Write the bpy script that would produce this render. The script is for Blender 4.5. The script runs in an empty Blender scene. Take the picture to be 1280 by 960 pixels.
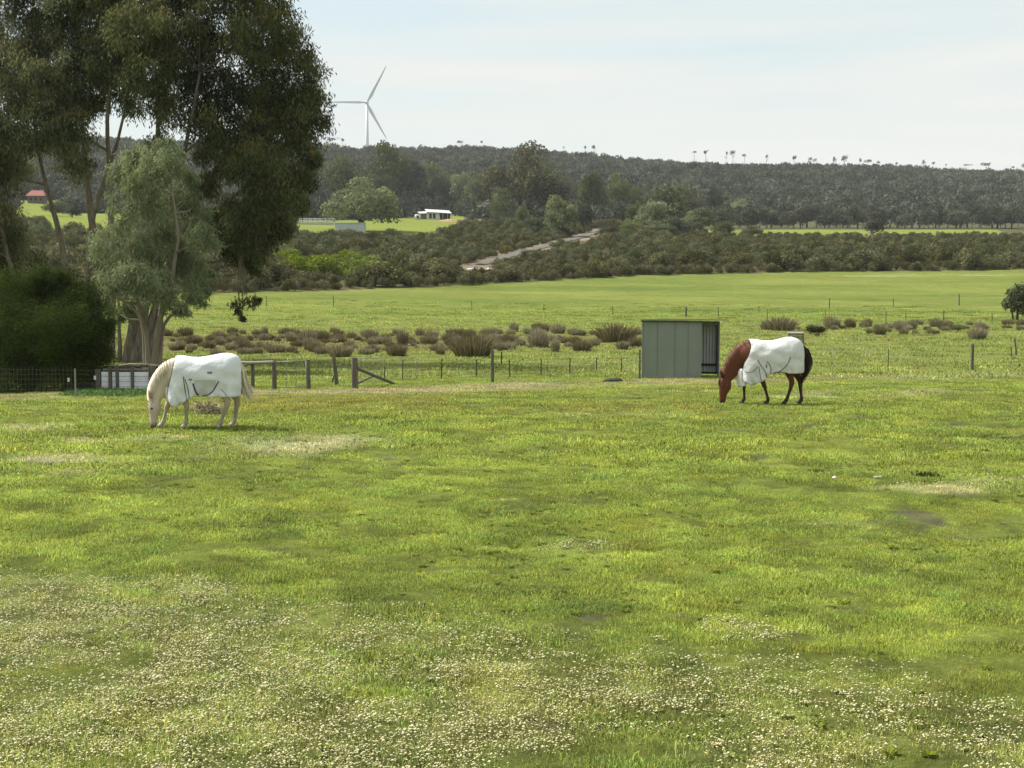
import bpy, bmesh, math, random
import numpy as np
from mathutils import Vector, Matrix

S = bpy.context.scene
COL = S.collection
rng = np.random.default_rng(7)
random.seed(7)

# ------------------------------------------------------------------ camera
FPX = 1920.0           # focal length in pixels of the 1280 px wide picture
CAMZ = 3.3
PITCH = math.atan(145 / FPX)
cam_d = bpy.data.cameras.new('camera')
cam_d.sensor_width = 36.0
cam_d.lens = 36.0 * FPX / 1280
cam_d.clip_start = 0.1
cam_d.clip_end = 20000
cam = bpy.data.objects.new('camera', cam_d)
cam.location = (0, 0, CAMZ)
cam.rotation_euler = (math.radians(90) - PITCH, 0, 0)
COL.objects.link(cam)
S.camera = cam

# ------------------------------------------------------------------ light
SUN_EL, SUN_AZ = math.radians(50), math.radians(-66)     # azimuth from +Y towards +X
w = bpy.data.worlds.new('World')
S.world = w
w.use_nodes = True
nt = w.node_tree
nt.nodes.clear()
N = nt.nodes.new
out = N('ShaderNodeOutputWorld')
sky = N('ShaderNodeTexSky')
sky.sky_type = 'NISHITA'
sky.sun_disc = False
sky.sun_elevation = SUN_EL
sky.sun_rotation = SUN_AZ
bg = N('ShaderNodeBackground')
bg.inputs['Strength'].default_value = 0.07
nt.links.new(sky.outputs[0], bg.inputs['Color'])
tc = N('ShaderNodeTexCoord')
mp = N('ShaderNodeMapping')
mp.inputs['Scale'].default_value = (2.2, 2.2, 21.0)
mp.inputs['Location'].default_value = (0.55, 0.0, 1.2)
nt.links.new(tc.outputs['Generated'], mp.inputs['Vector'])
n1 = N('ShaderNodeTexNoise')
n1.inputs['Scale'].default_value = 1.0
n1.inputs['Detail'].default_value = 6
n1.inputs['Roughness'].default_value = 0.5
n1.inputs['Distortion'].default_value = 0.4
nt.links.new(mp.outputs[0], n1.inputs['Vector'])
rmp = N('ShaderNodeMapRange')
rmp.inputs['From Min'].default_value = 0.36
rmp.inputs['From Max'].default_value = 0.60
rmp.inputs['To Min'].default_value = 0.66
rmp.inputs['To Max'].default_value = 1.0
nt.links.new(n1.outputs['Fac'], rmp.inputs['Value'])
cr = N('ShaderNodeValToRGB')
cr.color_ramp.elements[0].position = 0.3
cr.color_ramp.elements[0].color = (0.84, 0.97, 0.95, 1)
cr.color_ramp.elements[1].position = 0.65
cr.color_ramp.elements[1].color = (1.0, 1.0, 0.95, 1)
nt.links.new(n1.outputs['Fac'], cr.inputs[0])
bc = N('ShaderNodeBackground')
bc.inputs['Strength'].default_value = 0.395
nt.links.new(cr.outputs[0], bc.inputs['Color'])
mx = N('ShaderNodeMixShader')
nt.links.new(rmp.outputs[0], mx.inputs[0])
nt.links.new(bg.outputs[0], mx.inputs[1])
nt.links.new(bc.outputs[0], mx.inputs[2])
nt.links.new(mx.outputs[0], out.inputs['Surface'])

sl = bpy.data.lights.new('sun', 'SUN')
sl.energy = 3.5
sl.angle = math.radians(9.0)
sl.color = (1.0, 0.95, 0.86)
sun = bpy.data.objects.new('sun', sl)
sdir = Vector((math.sin(SUN_AZ) * math.cos(SUN_EL), math.cos(SUN_AZ) * math.cos(SUN_EL), math.sin(SUN_EL)))
sun.rotation_euler = sdir.to_track_quat('Z', 'Y').to_euler()
sun.location = (0, 0, 50)
COL.objects.link(sun)

S.view_settings.view_transform = 'Standard'
S.view_settings.look = 'None'
S.view_settings.exposure = 1.18
S.view_settings.gamma = 1
S.view_settings.use_curve_mapping = False
S.render.engine = 'CYCLES'
S.cycles.max_bounces = 6
S.cycles.diffuse_bounces = 3
S.cycles.transmission_bounces = 3
S.cycles.transparent_max_bounces = 6

# ------------------------------------------------------------------ noise and terrain
def _hash(ix, iy, seed):
    h = (ix.astype(np.int64) * 374761393 + iy.astype(np.int64) * 668265263 + seed * 1442695041) & 0xFFFFFFFF
    h = ((h ^ (h >> 13)) * 1274126177) & 0xFFFFFFFF
    h = h ^ (h >> 16)
    return (h & 0xFFFF) / 65535.0

def vnoise(x, y, scale, seed=0):
    """smooth value noise, 0..1"""
    x = np.asarray(x, float) / scale + 1000.0
    y = np.asarray(y, float) / scale + 1000.0
    ix, iy = np.floor(x), np.floor(y)
    fx, fy = x - ix, y - iy
    fx = fx * fx * (3 - 2 * fx)
    fy = fy * fy * (3 - 2 * fy)
    a = _hash(ix, iy, seed); b = _hash(ix + 1, iy, seed)
    c = _hash(ix, iy + 1, seed); d = _hash(ix + 1, iy + 1, seed)
    return (a * (1 - fx) + b * fx) * (1 - fy) + (c * (1 - fx) + d * fx) * fy

def fbm(x, y, scale, seed=0, octv=4):
    s = 0; a = 1.0; t = 0
    for k in range(octv):
        s = s + a * vnoise(x, y, scale / 2 ** k, seed + 17 * k)
        t += a
        a *= 0.55
    return s / t

KD = np.array([0, 30, 36, 47, 58, 72, 100, 130, 160, 200, 250, 340, 400, 600, 700, 1000, 1300, 1500, 1800, 2500, 6000.])
KL = np.array([0, 0, .05, -.45, -1.0, -1.3, -1.2, -.7, .6, 2.3, 4.6, 9.6, 15.2, 25, 33, 73, 105, 110, 107, 101, 87.])
KM = np.array([0, 0, .05, -.4, -.85, -1.2, -1.25, -1.1, -.6, 1.1, 3.4, 8.6, 13.0, 20.5, 28, 64, 93, 102.5, 102, 98, 84.])
KR = np.array([0, 0, .05, -.3, -.75, -1.1, -1.1, -1.05, -.9, .2, 2.7, 7.5, 10.5, 17.5, 22.5, 48, 73, 82.5, 83, 81, 74.])
_lg = np.linspace(0, math.log(6001), 1500)
def _tab(K):
    z = np.interp(np.exp(_lg) - 1, KD, K)
    k = np.hanning(25); k /= k.sum()
    return np.convolve(np.pad(z, 12, mode='edge'), k, mode='valid')
TL, TM, TR = _tab(KL), _tab(KM), _tab(KR)

LEVEL = [(-6.4, 32.0, 1.3), (5.7, 36.3, 1.3), (6.3, 57.5, 2.2)]
def H(x, y, micro=True):
    x = np.asarray(x, float); y = np.asarray(y, float)
    r = np.hypot(x, y)
    az = np.arctan2(x, np.maximum(y, 1e-3))
    px = np.clip(640 + FPX * np.tan(np.clip(az, -0.6, 0.6)), -200, 1480)
    px = np.where(y <= 0, 640, px)
    lr = np.log(r + 1)
    zl, zm, zr = np.interp(lr, _lg, TL), np.interp(lr, _lg, TM), np.interp(lr, _lg, TR)
    t = px / 640.0
    z = np.where(t < 1, zl + (zm - zl) * t, zm + (zr - zm) * (t - 1))
    if micro:
        near = np.clip((150 - r) / 90, 0, 1)
        for fx, fy, fr in LEVEL:      # trodden level spots under the animals and the shelter
            near = near * np.clip((np.hypot(x - fx, y - fy) - fr) / fr + .25, .0, 1)
        z = z + near * (0.08 * (vnoise(x, y, 4.5, 3) - .5) + 0.045 * (vnoise(x, y, 1.1, 5) - .5) + 0.05 * (vnoise(x, y, .33, 6) - .5))
        far = np.clip((r - 700) / 500, 0, 1)
        z = z + far * (9 * (vnoise(x, y, 160, 8) - .5) + 4 * (vnoise(x, y, 60, 9) - .5))
    return z

CP, SP = math.cos(PITCH), math.sin(PITCH)
def ray(px, py):
    a = (px - 640) / FPX; b = (480 - py) / FPX
    return np.array([a, CP + b * SP, -SP + b * CP])
def P(px, py, D):
    """the point seen at (px, py) of the photograph and D metres ahead"""
    d = ray(px, py)
    k = D / d[1]
    return Vector((d[0] * k, D, CAMZ + d[2] * k))
def at(px, py, t0=8.0):
    """the point of the ground seen at (px, py)"""
    d = ray(px, py)
    ts = np.exp(np.linspace(math.log(t0), math.log(4000), 4000))
    z = CAMZ + d[2] * ts
    h = H(d[0] * ts, d[1] * ts, False)
    i = np.argmax(z < h)
    if not (z < h).any():
        i = 3000
    t = ts[i]
    x, y = d[0] * t, d[1] * t
    return Vector((x, y, float(H(x, y))))
def ground(px, D):
    x = (px - 640) / FPX * D
    return Vector((x, D, float(H(x, D))))
def project(x, y, z):
    dz = z - CAMZ
    f = y * CP - dz * SP
    u = y * SP + dz * CP
    f = np.maximum(f, 0.01)
    return 640 + FPX * x / f, 480 - FPX * u / f
def zpx(n, D):
    return n * D / FPX

# ------------------------------------------------------------------ helpers
def tag(o, label=None, cat=None, group=None, kind=None):
    if label: o['label'] = label
    if cat: o['category'] = cat
    if group: o['group'] = group
    if kind: o['kind'] = kind
    return o
def thing(name, loc, rz=0, label=None, cat=None, group=None):
    o = bpy.data.objects.new(name, None)
    o.empty_display_size = 0.2
    o.location = loc
    o.rotation_euler = (0, 0, rz)
    COL.objects.link(o)
    return tag(o, label, cat, group)
def link(name, me, parent=None, mats=None, loc=None, world=None):
    o = bpy.data.objects.new(name, me)
    COL.objects.link(o)
    if mats is not None and len(me.materials) == 0:
        for m in (mats if isinstance(mats, (list, tuple)) else [mats]):
            me.materials.append(m)
    if parent is not None:
        o.parent = parent
    if loc is not None:
        o.location = loc
    return o
def copy_tree(o, parent=None):
    c = o.copy()
    COL.objects.link(c)
    c.parent = parent
    for ch in o.children:
        copy_tree(ch, c)
    return c

def mesh_np(name, verts, quads=None, tris=None, attrs=None, smooth=False):
    """mesh straight from arrays; attrs = {name: per-vertex floats or colours}"""
    me = bpy.data.meshes.new(name)
    verts = np.asarray(verts, np.float32)
    nq = 0 if quads is None else len(quads)
    ntr = 0 if tris is None else len(tris)
    me.vertices.add(len(verts))
    me.vertices.foreach_set('co', verts.ravel())
    idx = []
    if nq: idx.append(np.asarray(quads, np.int32).ravel())
    if ntr: idx.append(np.asarray(tris, np.int32).ravel())
    idx = np.concatenate(idx)
    me.loops.add(len(idx))
    me.loops.foreach_set('vertex_index', idx)
    me.polygons.add(nq + ntr)
    st = np.concatenate([np.arange(nq) * 4, nq * 4 + np.arange(ntr) * 3]).astype(np.int32)
    me.polygons.foreach_set('loop_start', st)
    me.polygons.foreach_set('use_smooth', np.full(nq + ntr, bool(smooth)))
    me.update(calc_edges=True)
    for k, v in (attrs or {}).items():
        v = np.asarray(v, np.float32)
        if v.ndim == 1:
            a = me.attributes.new(k, 'FLOAT', 'POINT')
            a.data.foreach_set('value', v)
        else:
            a = me.attributes.new(k, 'FLOAT_COLOR', 'POINT')
            if v.shape[1] == 3:
                v = np.concatenate([v, np.ones((len(v), 1), np.float32)], 1)
            a.data.foreach_set('color', v.ravel())
    return me

class MB:
    """collects tubes, boxes and bars into one mesh"""
    def __init__(s):
        s.v = []; s.f = []; s.n = 0
    def add(s, vs, fs):
        s.v += [tuple(p) for p in vs]
        s.f += [tuple(i + s.n for i in f) for f in fs]
        s.n += len(vs)
    def tube(s, pts, rad, seg=8, cap=True, jitter=0.0):
        pts = [Vector(p) for p in pts]
        if not hasattr(rad, '__len__'): rad = [rad] * len(pts)
        vs = []; up = None
        for i, p in enumerate(pts):
            t = (pts[min(i + 1, len(pts) - 1)] - pts[max(i - 1, 0)]).normalized()
            if up is None:
                up = t.orthogonal().normalized()
            up = (up - t * up.dot(t)).normalized()
            sd = t.cross(up)
            for k in range(seg):
                a = 2 * math.pi * k / seg
                r = rad[i] * (1 + jitter * (random.random() - .5))
                vs.append(p + (up * math.cos(a) + sd * math.sin(a)) * r)
        fs = []
        for i in range(len(pts) - 1):
            for k in range(seg):
                k2 = (k + 1) % seg
                fs.append((i * seg + k, i * seg + k2, (i + 1) * seg + k2, (i + 1) * seg + k))
        if cap:
            fs.append(tuple(range(seg))[::-1])
            fs.append(tuple((len(pts) - 1) * seg + k for k in range(seg)))
        s.add(vs, fs)
        return s
    def box(s, c, size, rz=0.0, M=None):
        cx, cy, cz = c; a, b, h = size[0] / 2, size[1] / 2, size[2] / 2
        R = M if M is not None else Matrix.Rotation(rz, 3, 'Z')
        vs = [Vector(c) + R @ Vector((x * a, y * b, z * h)) for x in (-1, 1) for y in (-1, 1) for z in (-1, 1)]
        s.add(vs, [(0, 1, 3, 2), (4, 6, 7, 5), (0, 4, 5, 1), (2, 3, 7, 6), (0, 2, 6, 4), (1, 5, 7, 3)])
        return s
    def bar(s, a, b, wd, th):
        a, b = Vector(a), Vector(b)
        z = (b - a).normalized()
        x = z.cross(Vector((0, 0, 1)))
        if x.length < 1e-3: x = Vector((1, 0, 0))
        x.normalize(); y = z.cross(x)
        M = Matrix((x, y, z)).transposed()
        return s.box((a + b) / 2, (wd, th, (b - a).length), M=M)
    def build(s, name, mat, parent=None, smooth=False, bevel=0):
        me = bpy.data.meshes.new(name)
        me.from_pydata(s.v, [], s.f)
        me.update()
        if smooth:
            me.polygons.foreach_set('use_smooth', np.ones(len(me.polygons), bool))
        o = link(name, me, parent, mat)
        if bevel:
            m = o.modifiers.new('bevel', 'BEVEL'); m.width = bevel; m.segments = 2
        return o

# ------------------------------------------------------------------ materials
def new_mat(name):
    m = bpy.data.materials.new(name)
    m.use_nodes = True
    t = m.node_tree
    b = t.nodes['Principled BSDF']
    b.inputs['Specular IOR Level'].default_value = 0.25
    return m, t, b
def simple(name, col, rough=0.7, var=0.25, scale=6.0, bump=0.0, bscale=30.0, metal=0.0, stretch=(1, 1, 1), dirt=None, dirt_amt=0.5, spec=0.25, dscale=2.0):
    m, t, b = new_mat(name)
    b.inputs['Roughness'].default_value = rough
    b.inputs['Metallic'].default_value = metal
    b.inputs['Specular IOR Level'].default_value = spec
    tc = t.nodes.new('ShaderNodeTexCoord')
    mp = t.nodes.new('ShaderNodeMapping')
    mp.inputs['Scale'].default_value = stretch
    t.links.new(tc.outputs['Object'], mp.inputs[0])
    n = t.nodes.new('ShaderNodeTexNoise')
    n.inputs['Scale'].default_value = scale
    n.inputs['Detail'].default_value = 5
    t.links.new(mp.outputs[0], n.inputs['Vector'])
    cr = t.nodes.new('ShaderNodeValToRGB')
    cr.color_ramp.elements[0].position = 0.3
    cr.color_ramp.elements[1].position = 0.7
    c0 = [max(0, c * (1 - var)) for c in col]; c1 = [min(1, c * (1 + var)) for c in col]
    cr.color_ramp.elements[0].color = (*c0, 1)
    cr.color_ramp.elements[1].color = (*c1, 1)
    t.links.new(n.outputs['Fac'], cr.inputs[0])
    last = cr.outputs[0]
    if dirt is not None:
        n2 = t.nodes.new('ShaderNodeTexNoise')
        n2.inputs['Scale'].default_value = dscale
        n2.inputs['Detail'].default_value = 7
        n2.inputs['Roughness'].default_value = 0.7
        t.links.new(mp.outputs[0], n2.inputs['Vector'])
        mr = t.nodes.new('ShaderNodeMapRange')
        mr.inputs['From Min'].default_value = 0.48; mr.inputs['From Max'].default_value = 0.72
        mr.inputs['To Max'].default_value = dirt_amt
        t.links.new(n2.outputs['Fac'], mr.inputs[0])
        mi = t.nodes.new('ShaderNodeMix'); mi.data_type = 'RGBA'
        t.links.new(mr.outputs[0], mi.inputs[0])
        t.links.new(last, mi.inputs[6])
        mi.inputs[7].default_value = (*dirt, 1)
        last = mi.outputs[2]
    t.links.new(last, b.inputs['Base Color'])
    if bump:
        nb = t.nodes.new('ShaderNodeTexNoise')
        nb.inputs['Scale'].default_value = bscale
        nb.inputs['Detail'].default_value = 6
        t.links.new(mp.outputs[0], nb.inputs['Vector'])
        bp = t.nodes.new('ShaderNodeBump')
        bp.inputs['Strength'].default_value = bump
        bp.inputs['Distance'].default_value = 0.02
        t.links.new(nb.outputs['Fac'], bp.inputs['Height'])
        t.links.new(bp.outputs[0], b.inputs['Normal'])
    return m
def leafy(name, dark, light, tip=None, transl=0.25, rough=0.75, inst=0.25):
    """leaf colour from the per-leaf attribute 'tint' (0..1) plus a per-object shift"""
    m, t, b = new_mat(name)
    a = t.nodes.new('ShaderNodeAttribute'); a.attribute_name = 'tint'
    cr = t.nodes.new('ShaderNodeValToRGB')
    cr.color_ramp.elements[0].color = (*dark, 1)
    cr.color_ramp.elements[1].color = (*light, 1)
    cr.color_ramp.elements[1].position = 0.8 if tip else 1.0
    if tip:
        e = cr.color_ramp.elements.new(1.0); e.color = (*tip, 1)
    t.links.new(a.outputs['Fac'], cr.inputs[0])
    oi = t.nodes.new('ShaderNodeObjectInfo')
    mr = t.nodes.new('ShaderNodeMapRange')
    mr.inputs['To Min'].default_value = 1 - inst; mr.inputs['To Max'].default_value = 1 + inst
    t.links.new(oi.outputs['Random'], mr.inputs[0])
    hs = t.nodes.new('ShaderNodeHueSaturation')
    t.links.new(cr.outputs[0], hs.inputs['Color'])
    t.links.new(mr.outputs[0], hs.inputs['Value'])
    mr2 = t.nodes.new('ShaderNodeMapRange')
    mr2.inputs['To Min'].default_value = 1.3; mr2.inputs['To Max'].default_value = 0.9
    t.links.new(oi.outputs['Random'], mr2.inputs[0])
    t.links.new(mr2.outputs[0], hs.inputs['Saturation'])
    b.inputs['Roughness'].default_value = rough
    b.inputs['Specular IOR Level'].default_value = 0.07
    t.links.new(hs.outputs[0], b.inputs['Base Color'])
    tr = t.nodes.new('ShaderNodeBsdfTranslucent')
    t.links.new(hs.outputs[0], tr.inputs['Color'])
    ms = t.nodes.new('ShaderNodeMixShader'); ms.inputs[0].default_value = transl
    t.links.new(b.outputs[0], ms.inputs[1]); t.links.new(tr.outputs[0], ms.inputs[2])
    t.links.new(ms.outputs[0], t.nodes['Material Output'].inputs['Surface'])
    return m

M = {}
M['post'] = simple('weathered_timber', (.13, .115, .09), .9, .4, 8, .6, 25, stretch=(4, 4, .6), dirt=(.17, .18, .12), dirt_amt=.6)
M['rail'] = simple('grey_timber', (.24, .215, .18), .9, .35, 8, .5, 25, stretch=(3, 3, 3), dirt=(.12, .12, .08))
M['steel'] = simple('galvanised_steel', (.26, .27, .26), .5, .15, 20, metal=.3)
M['wire'] = simple('fence_wire', (.17, .165, .14), .6, .2, 20, metal=.2)
M['picket'] = simple('dark_steel_picket', (.055, .05, .04), .7, .3, 20)
M['bark'] = simple('gum_bark', (.17, .14, .11), .9, .45, 3, .8, 12, stretch=(3, 3, .5), dirt=(.33, .28, .23), dirt_amt=.75)
M['darkbark'] = simple('dark_bark', (.07, .058, .048), .9, .4, 3, .8, 12, stretch=(3, 3, .5), dirt=(.13, .11, .09))
M['palebark'] = simple('pale_bark', (.42, .39, .34), .85, .25, 2, .4, 12, stretch=(3, 3, .5), dirt=(.2, .17, .14))
M['gum'] = leafy('gum_leaves', (.042, .052, .026), (.25, .27, .145), (.33, .23, .10), transl=.4)
M['grey'] = leafy('grey_green_leaves', (.095, .118, .066), (.31, .35, .195), (.38, .34, .12), transl=.3)
M['gumbark'] = simple('young_gum_bark', (.24, .195, .155), .85, .35, 2, .5, 12, stretch=(3, 3, .5), dirt=(.11, .085, .065), dirt_amt=.7)
M['darkbush'] = leafy('dark_bush_leaves', (.014, .024, .007), (.115, .155, .045), transl=.3)
M['olive'] = leafy('olive_leaves', (.050, .062, .030), (.20, .22, .10), transl=.2)
M['light'] = leafy('light_leaves', (.095, .115, .05), (.27, .30, .14), transl=.22)
M['brownleaf'] = leafy('brown_olive_leaves', (.058, .055, .032), (.21, .195, .11), transl=.2)
M['dusk'] = leafy('forest_leaves', (.044, .049, .034), (.140, .148, .094), transl=.12, inst=.35)
M['scrub'] = leafy('scrub_leaves', (.050, .052, .025), (.215, .208, .095), transl=.2, inst=.35)
M['lime'] = leafy('yellow_green_leaves', (.08, .115, .02), (.24, .29, .05), transl=.25, inst=.15)
M['gold'] = leafy('golden_leaves', (.14, .12, .02), (.34, .27, .05), transl=.2, inst=.1)
M['tanscrub'] = leafy('tan_scrub_leaves', (.075, .070, .032), (.20, .18, .095), transl=.2, inst=.4)
M['rush'] = leafy('rush_blades', (.135, .118, .070), (.33, .295, .19), transl=.2, inst=.3)
# ------------------------------------------------------------------ what grows where (world functions)
def edge_y(px):
    """picture row of the far edge of the pasture (used to lay it out on the ground)"""
    return np.interp(px, [-400, 0, 250, 440, 560, 700, 800, 950, 1280, 1700], [380, 374, 367, 362, 357.5, 350, 344.5, 341, 337, 337])
TRACK_PX = [(560, 340.5), (600, 331), (640, 319.5), (690, 306), (720, 298.5), (745, 291.5), (765, 285.5), (800, 281)]
TRACK = [at(*p) for p in TRACK_PX]
def seg_dist(x, y, pts):
    d = np.full(np.shape(x), 1e9)
    for a, b in zip(pts[:-1], pts[1:]):
        ax, ay, bx, by = a[0], a[1], b[0], b[1]
        L2 = (bx - ax) ** 2 + (by - ay) ** 2
        t = np.clip(((x - ax) * (bx - ax) + (y - ay) * (by - ay)) / L2, 0, 1)
        d = np.minimum(d, np.hypot(x - ax - t * (bx - ax), y - ay - t * (by - ay)))
    return d
def inpoly(px, py, poly):
    ins = np.zeros(np.shape(px), bool)
    n = len(poly)
    for i in range(n):
        x1, y1 = poly[i]; x2, y2 = poly[(i + 1) % n]
        c = ((y1 > py) != (y2 > py)) & (px < (x2 - x1) * (py - y1) / (y2 - y1 + 1e-9) + x1)
        ins ^= c
    return ins
MEADOWS = [
    [(10, 285), (18, 251), (82, 251), (90, 285)],
    [(360, 303), (372, 277), (515, 272), (516, 268.5), (574, 268.5), (588, 276), (590, 284), (540, 303), (470, 302), (430, 303)],
    [(60, 296), (70, 268), (165, 266), (170, 296)],
    [(885, 295), (880, 287.5), (1000, 287), (1250, 287), (1255, 295), (1060, 296)],
]
def cover(x, y):
    """0 pasture, 1 scrub belt, 2 hill forest, 3 meadow clearing, 4 bare"""
    z = H(x, y, False)
    px, py = project(x, y, z)
    r = np.hypot(x, y)
    front = y > 1
    wob = 1.6 * (vnoise(x, y, 9, 31) - .5)
    c = np.zeros(np.shape(x), int)
    beyond = (py < edge_y(px) + wob) & (r > 120)
    c[beyond] = 1
    c[r > np.interp(px, [0, 400, 700, 900, 1280], [430, 430, 480, 680, 690])] = 2
    for m in MEADOWS:
        c[inpoly(px + 6 * (vnoise(x, y, 14, 33) - .5), py, m) & (r < 760)] = 3
    c[(seg_dist(x, y, TRACK) < 2.6 + 1.5 * vnoise(x, y, 12, 35)) & (c == 1)] = 4
    c[~front & (r < 260)] = 0
    c[~front & (r >= 260)] = 1
    return c

FLOWER_PX = [  # patches of pale flowers: centre, half sizes in the picture, strength
    (370, 556, 120, 13, 1.0), (75, 572, 80, 7, .8), (90, 551, 50, 4, .7), (200, 548, 60, 3, .5), (60, 590, 60, 6, .4),
    (1180, 612, 100, 7, .8), (1240, 603, 50, 5, .6), (1080, 493, 110, 3, .6), (1000, 496, 60, 2, .5), (860, 490, 60, 2, .3),
    (790, 520, 80, 4, .4), (740, 522, 40, 3, .4), (950, 789, 75, 16, .9), (720, 808, 40, 10, .6), (190, 745, 120, 24, .9),
    (50, 735, 60, 20, .5), (25, 790, 45, 14, .9), (140, 800, 60, 12, .5), (720, 680, 60, 6, .4), (1060, 655, 80, 5, .2),
    (1200, 490, 60, 2, .5), (40, 535, 50, 4, .5), (1100, 345, 60, 1, .6), (1220, 344, 60, 1, .6), (520, 770, 60, 12, .3), (430, 790, 60, 14, .5)]
def flowerness(x, y, px=None, py=None):
    if px is None:
        px, py = project(x, y, H(x, y, False))
    n = fbm(x, y, 1.3, 41, 3)
    f = np.zeros(np.shape(x))
    for cx, cy, rx, ry, s in FLOWER_PX:
        q = ((px - cx) / rx) ** 2 + ((py - cy) / ry) ** 2
        f = np.maximum(f, s * np.clip(1.25 - q, 0, 1) * np.clip((n - .30) * 4, 0, 1))
    # broad bed in the foreground, thinning towards the right
    bed = np.clip((py - np.interp(px, [-300, 0, 350, 600, 900, 1280, 1600], [680, 700, 735, 765, 800, 835, 845])) / 90, 0, 1)
    bed *= np.interp(px, [0, 500, 900, 1280], [1, .95, .8, .7])
    gate = np.clip((fbm(x, y, .9, 43, 3) - np.interp(px, [0, 600, 1280], [.18, .24, .32])) * 3.5, 0, 1)
    f = np.maximum(f, bed * gate)
    return np.where(y > 4, f, 0)
def bareness(x, y, r):
    b = np.clip((fbm(x, y, 1.1, 51, 3) - .70) * 7, 0, 1) * np.clip((45 - r) / 10, 0, 1)
    b = np.maximum(b, np.clip((vnoise(x * .35, y, .8, 57) - .86) * 9, 0, 1) * np.clip(1.6 * (vnoise(x, y, 6, 58) - .35), 0, 1) * np.clip((40 - r) / 10, 0, 1))
    return b

def lerp(a, b, t):
    t = np.clip(t, 0, 1)[..., None]
    return a * (1 - t) + b * t
C = lambda *a: np.array(a, float)
def pasture_colour(x, y):
    r = np.hypot(x, y)
    px, py = project(x, y, H(x, y, False))
    c = lerp(C(.148, .180, .036), C(.172, .200, .038), (fbm(x, y, 5.5, 61, 3) - .32) * 2.2)
    c = lerp(c, C(.105, .140, .032), (fbm(x, y, .7, 63, 4) - .58) * 3.2)
    c = lerp(c, C(.210, .222, .034), (fbm(x, y, 1.5, 69, 4) - .60) * 2.4)
    fine = fbm(x, y, .5, 64, 3)
    bed_ = np.clip((py - np.interp(px, [-300, 0, 350, 600, 900, 1280, 1600], [680, 700, 735, 765, 800, 835, 845])) / 90, 0, 1) * (y > 4)
    c = lerp(c, C(.200, .190, .082), bed_ * np.clip((fbm(x, y, .9, 43, 3) - .2) * 3, 0, 1) * .40)
    c = c * np.clip(1 + (fine - .5) * 1.0 * np.clip((90 - r) / 40, .3, 1), .45, 1.6)[..., None]
    # worn olive strip near the paddock fence
    worn = np.clip(1 - np.abs(py - 503) / 20, 0, 1) * np.clip((fbm(x, y, 5, 67, 2) - .25) * 2.5, 0, 1) * np.where((px > 250) & (px < 900), 1, .3)
    c = lerp(c, C(.155, .140, .036), worn * .8)
    dry = np.clip(1 - np.abs(py - np.interp(px, [0, 300, 445, 620, 800, 1280], [497, 491, 489, 484, 479, 470])) / 5.0, 0, 1)
    c = lerp(c, C(.25, .215, .125), np.clip(dry * 1.5, 0, 1) * np.interp(px, [200, 280, 660, 900], [.5, 1, 1, .6]) * np.clip(.25 + vnoise(x, y, 3, 66) * 1.4, 0, 1))
    # lower flat, slightly greyer with seed heads, and the brown rush flat
    fl = np.clip((r - 52) / 12, 0, 1) * np.clip((150 - r) / 30, 0, 1)
    c = lerp(c, C(.155, .172, .052), fl * .6)
    rush = np.clip(1.6 - np.abs(py - np.interp(px, [0, 300, 700, 1280], [431, 430, 428, 410])) / 9, 0, 1) * np.clip((fbm(x, y, 9, 71, 3) - np.interp(px, [200, 640, 700, 900, 1280], [.22, .30, .42, .52, .48])) * 6, 0, 1)
    c = lerp(c, C(.135, .115, .052), rush * .6 * (r > 60))
    far = np.clip((r - 120) / 30, 0, 1)
    streak = fbm(x * .35, y, 7, 73, 4)
    c = lerp(c, lerp(C(.112, .150, .030), C(.172, .196, .044), (streak - .3) * 2.3) * (.8 + .4 * fbm(x * .5, y, 2.5, 75, 3))[..., None], far)
    f = flowerness(x, y, px, py)
    c = lerp(c, C(.36, .33, .20), f * np.clip((r - 13) / 12, 0, 1) * .75)
    return c
def ground_colour(x, y):
    r = np.hypot(x, y)
    c = pasture_colour(x, y)
    b = bareness(x, y, r)
    c = lerp(c, C(.095, .088, .056), b)
    hol = np.clip((.40 - fbm(x, y, .6, 97, 3)) * 7, 0, 1) * np.clip((60 - r) / 15, 0, 1)
    c = lerp(c, C(.050, .058, .022), hol * .4)
    k = cover(x, y)
    n = vnoise(x, y, 6, 81)
    sc = lerp(C(.060, .060, .028), C(.105, .098, .048), n)
    c = np.where((k == 1)[..., None], sc, c)
    c = np.where((k == 2)[..., None], lerp(C(.055, .052, .035), C(.085, .082, .05), n), c)
    md = lerp(C(.13, .175, .030), C(.20, .22, .045), fbm(x * .4, y, 12, 83, 3))
    c = np.where((k == 3)[..., None], md, c)
    c = np.where((k == 4)[..., None], lerp(C(.15, .12, .08), C(.24, .20, .14), n), c)
    return c

# ------------------------------------------------------------------ ground sheet (polar grid about the viewpoint)
rad = [0.6, 1.5, 3, 4.5, 6, 7]
while rad[-1] < 75: rad.append(rad[-1] * 1.0068)
while rad[-1] < 700: rad.append(rad[-1] * 1.012)
while rad[-1] < 4300: rad.append(rad[-1] * 1.03)
rad = np.array(rad)
ang = np.concatenate([np.radians(np.linspace(-24, 24, 380)), np.radians(np.linspace(26, 334, 120))])
RR, AA = np.meshgrid(rad, ang, indexing='ij')
GX, GY = RR * np.sin(AA), RR * np.cos(AA)
GZ = H(GX, GY)
GC = ground_colour(GX, GY)
na, nr = len(ang), len(rad)
i = np.arange(nr - 1)[:, None] * na
j = np.arange(na)[None, :]
j2 = (j + 1) % na
q = np.stack([i + j, i + na + j, i + na + j2, i + j2], -1).reshape(-1, 4)
me = mesh_np('ground', np.stack([GX, GY, GZ], -1).reshape(-1, 3), q[:, ::-1], attrs={'base': GC.reshape(-1, 3)}, smooth=True)
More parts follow.
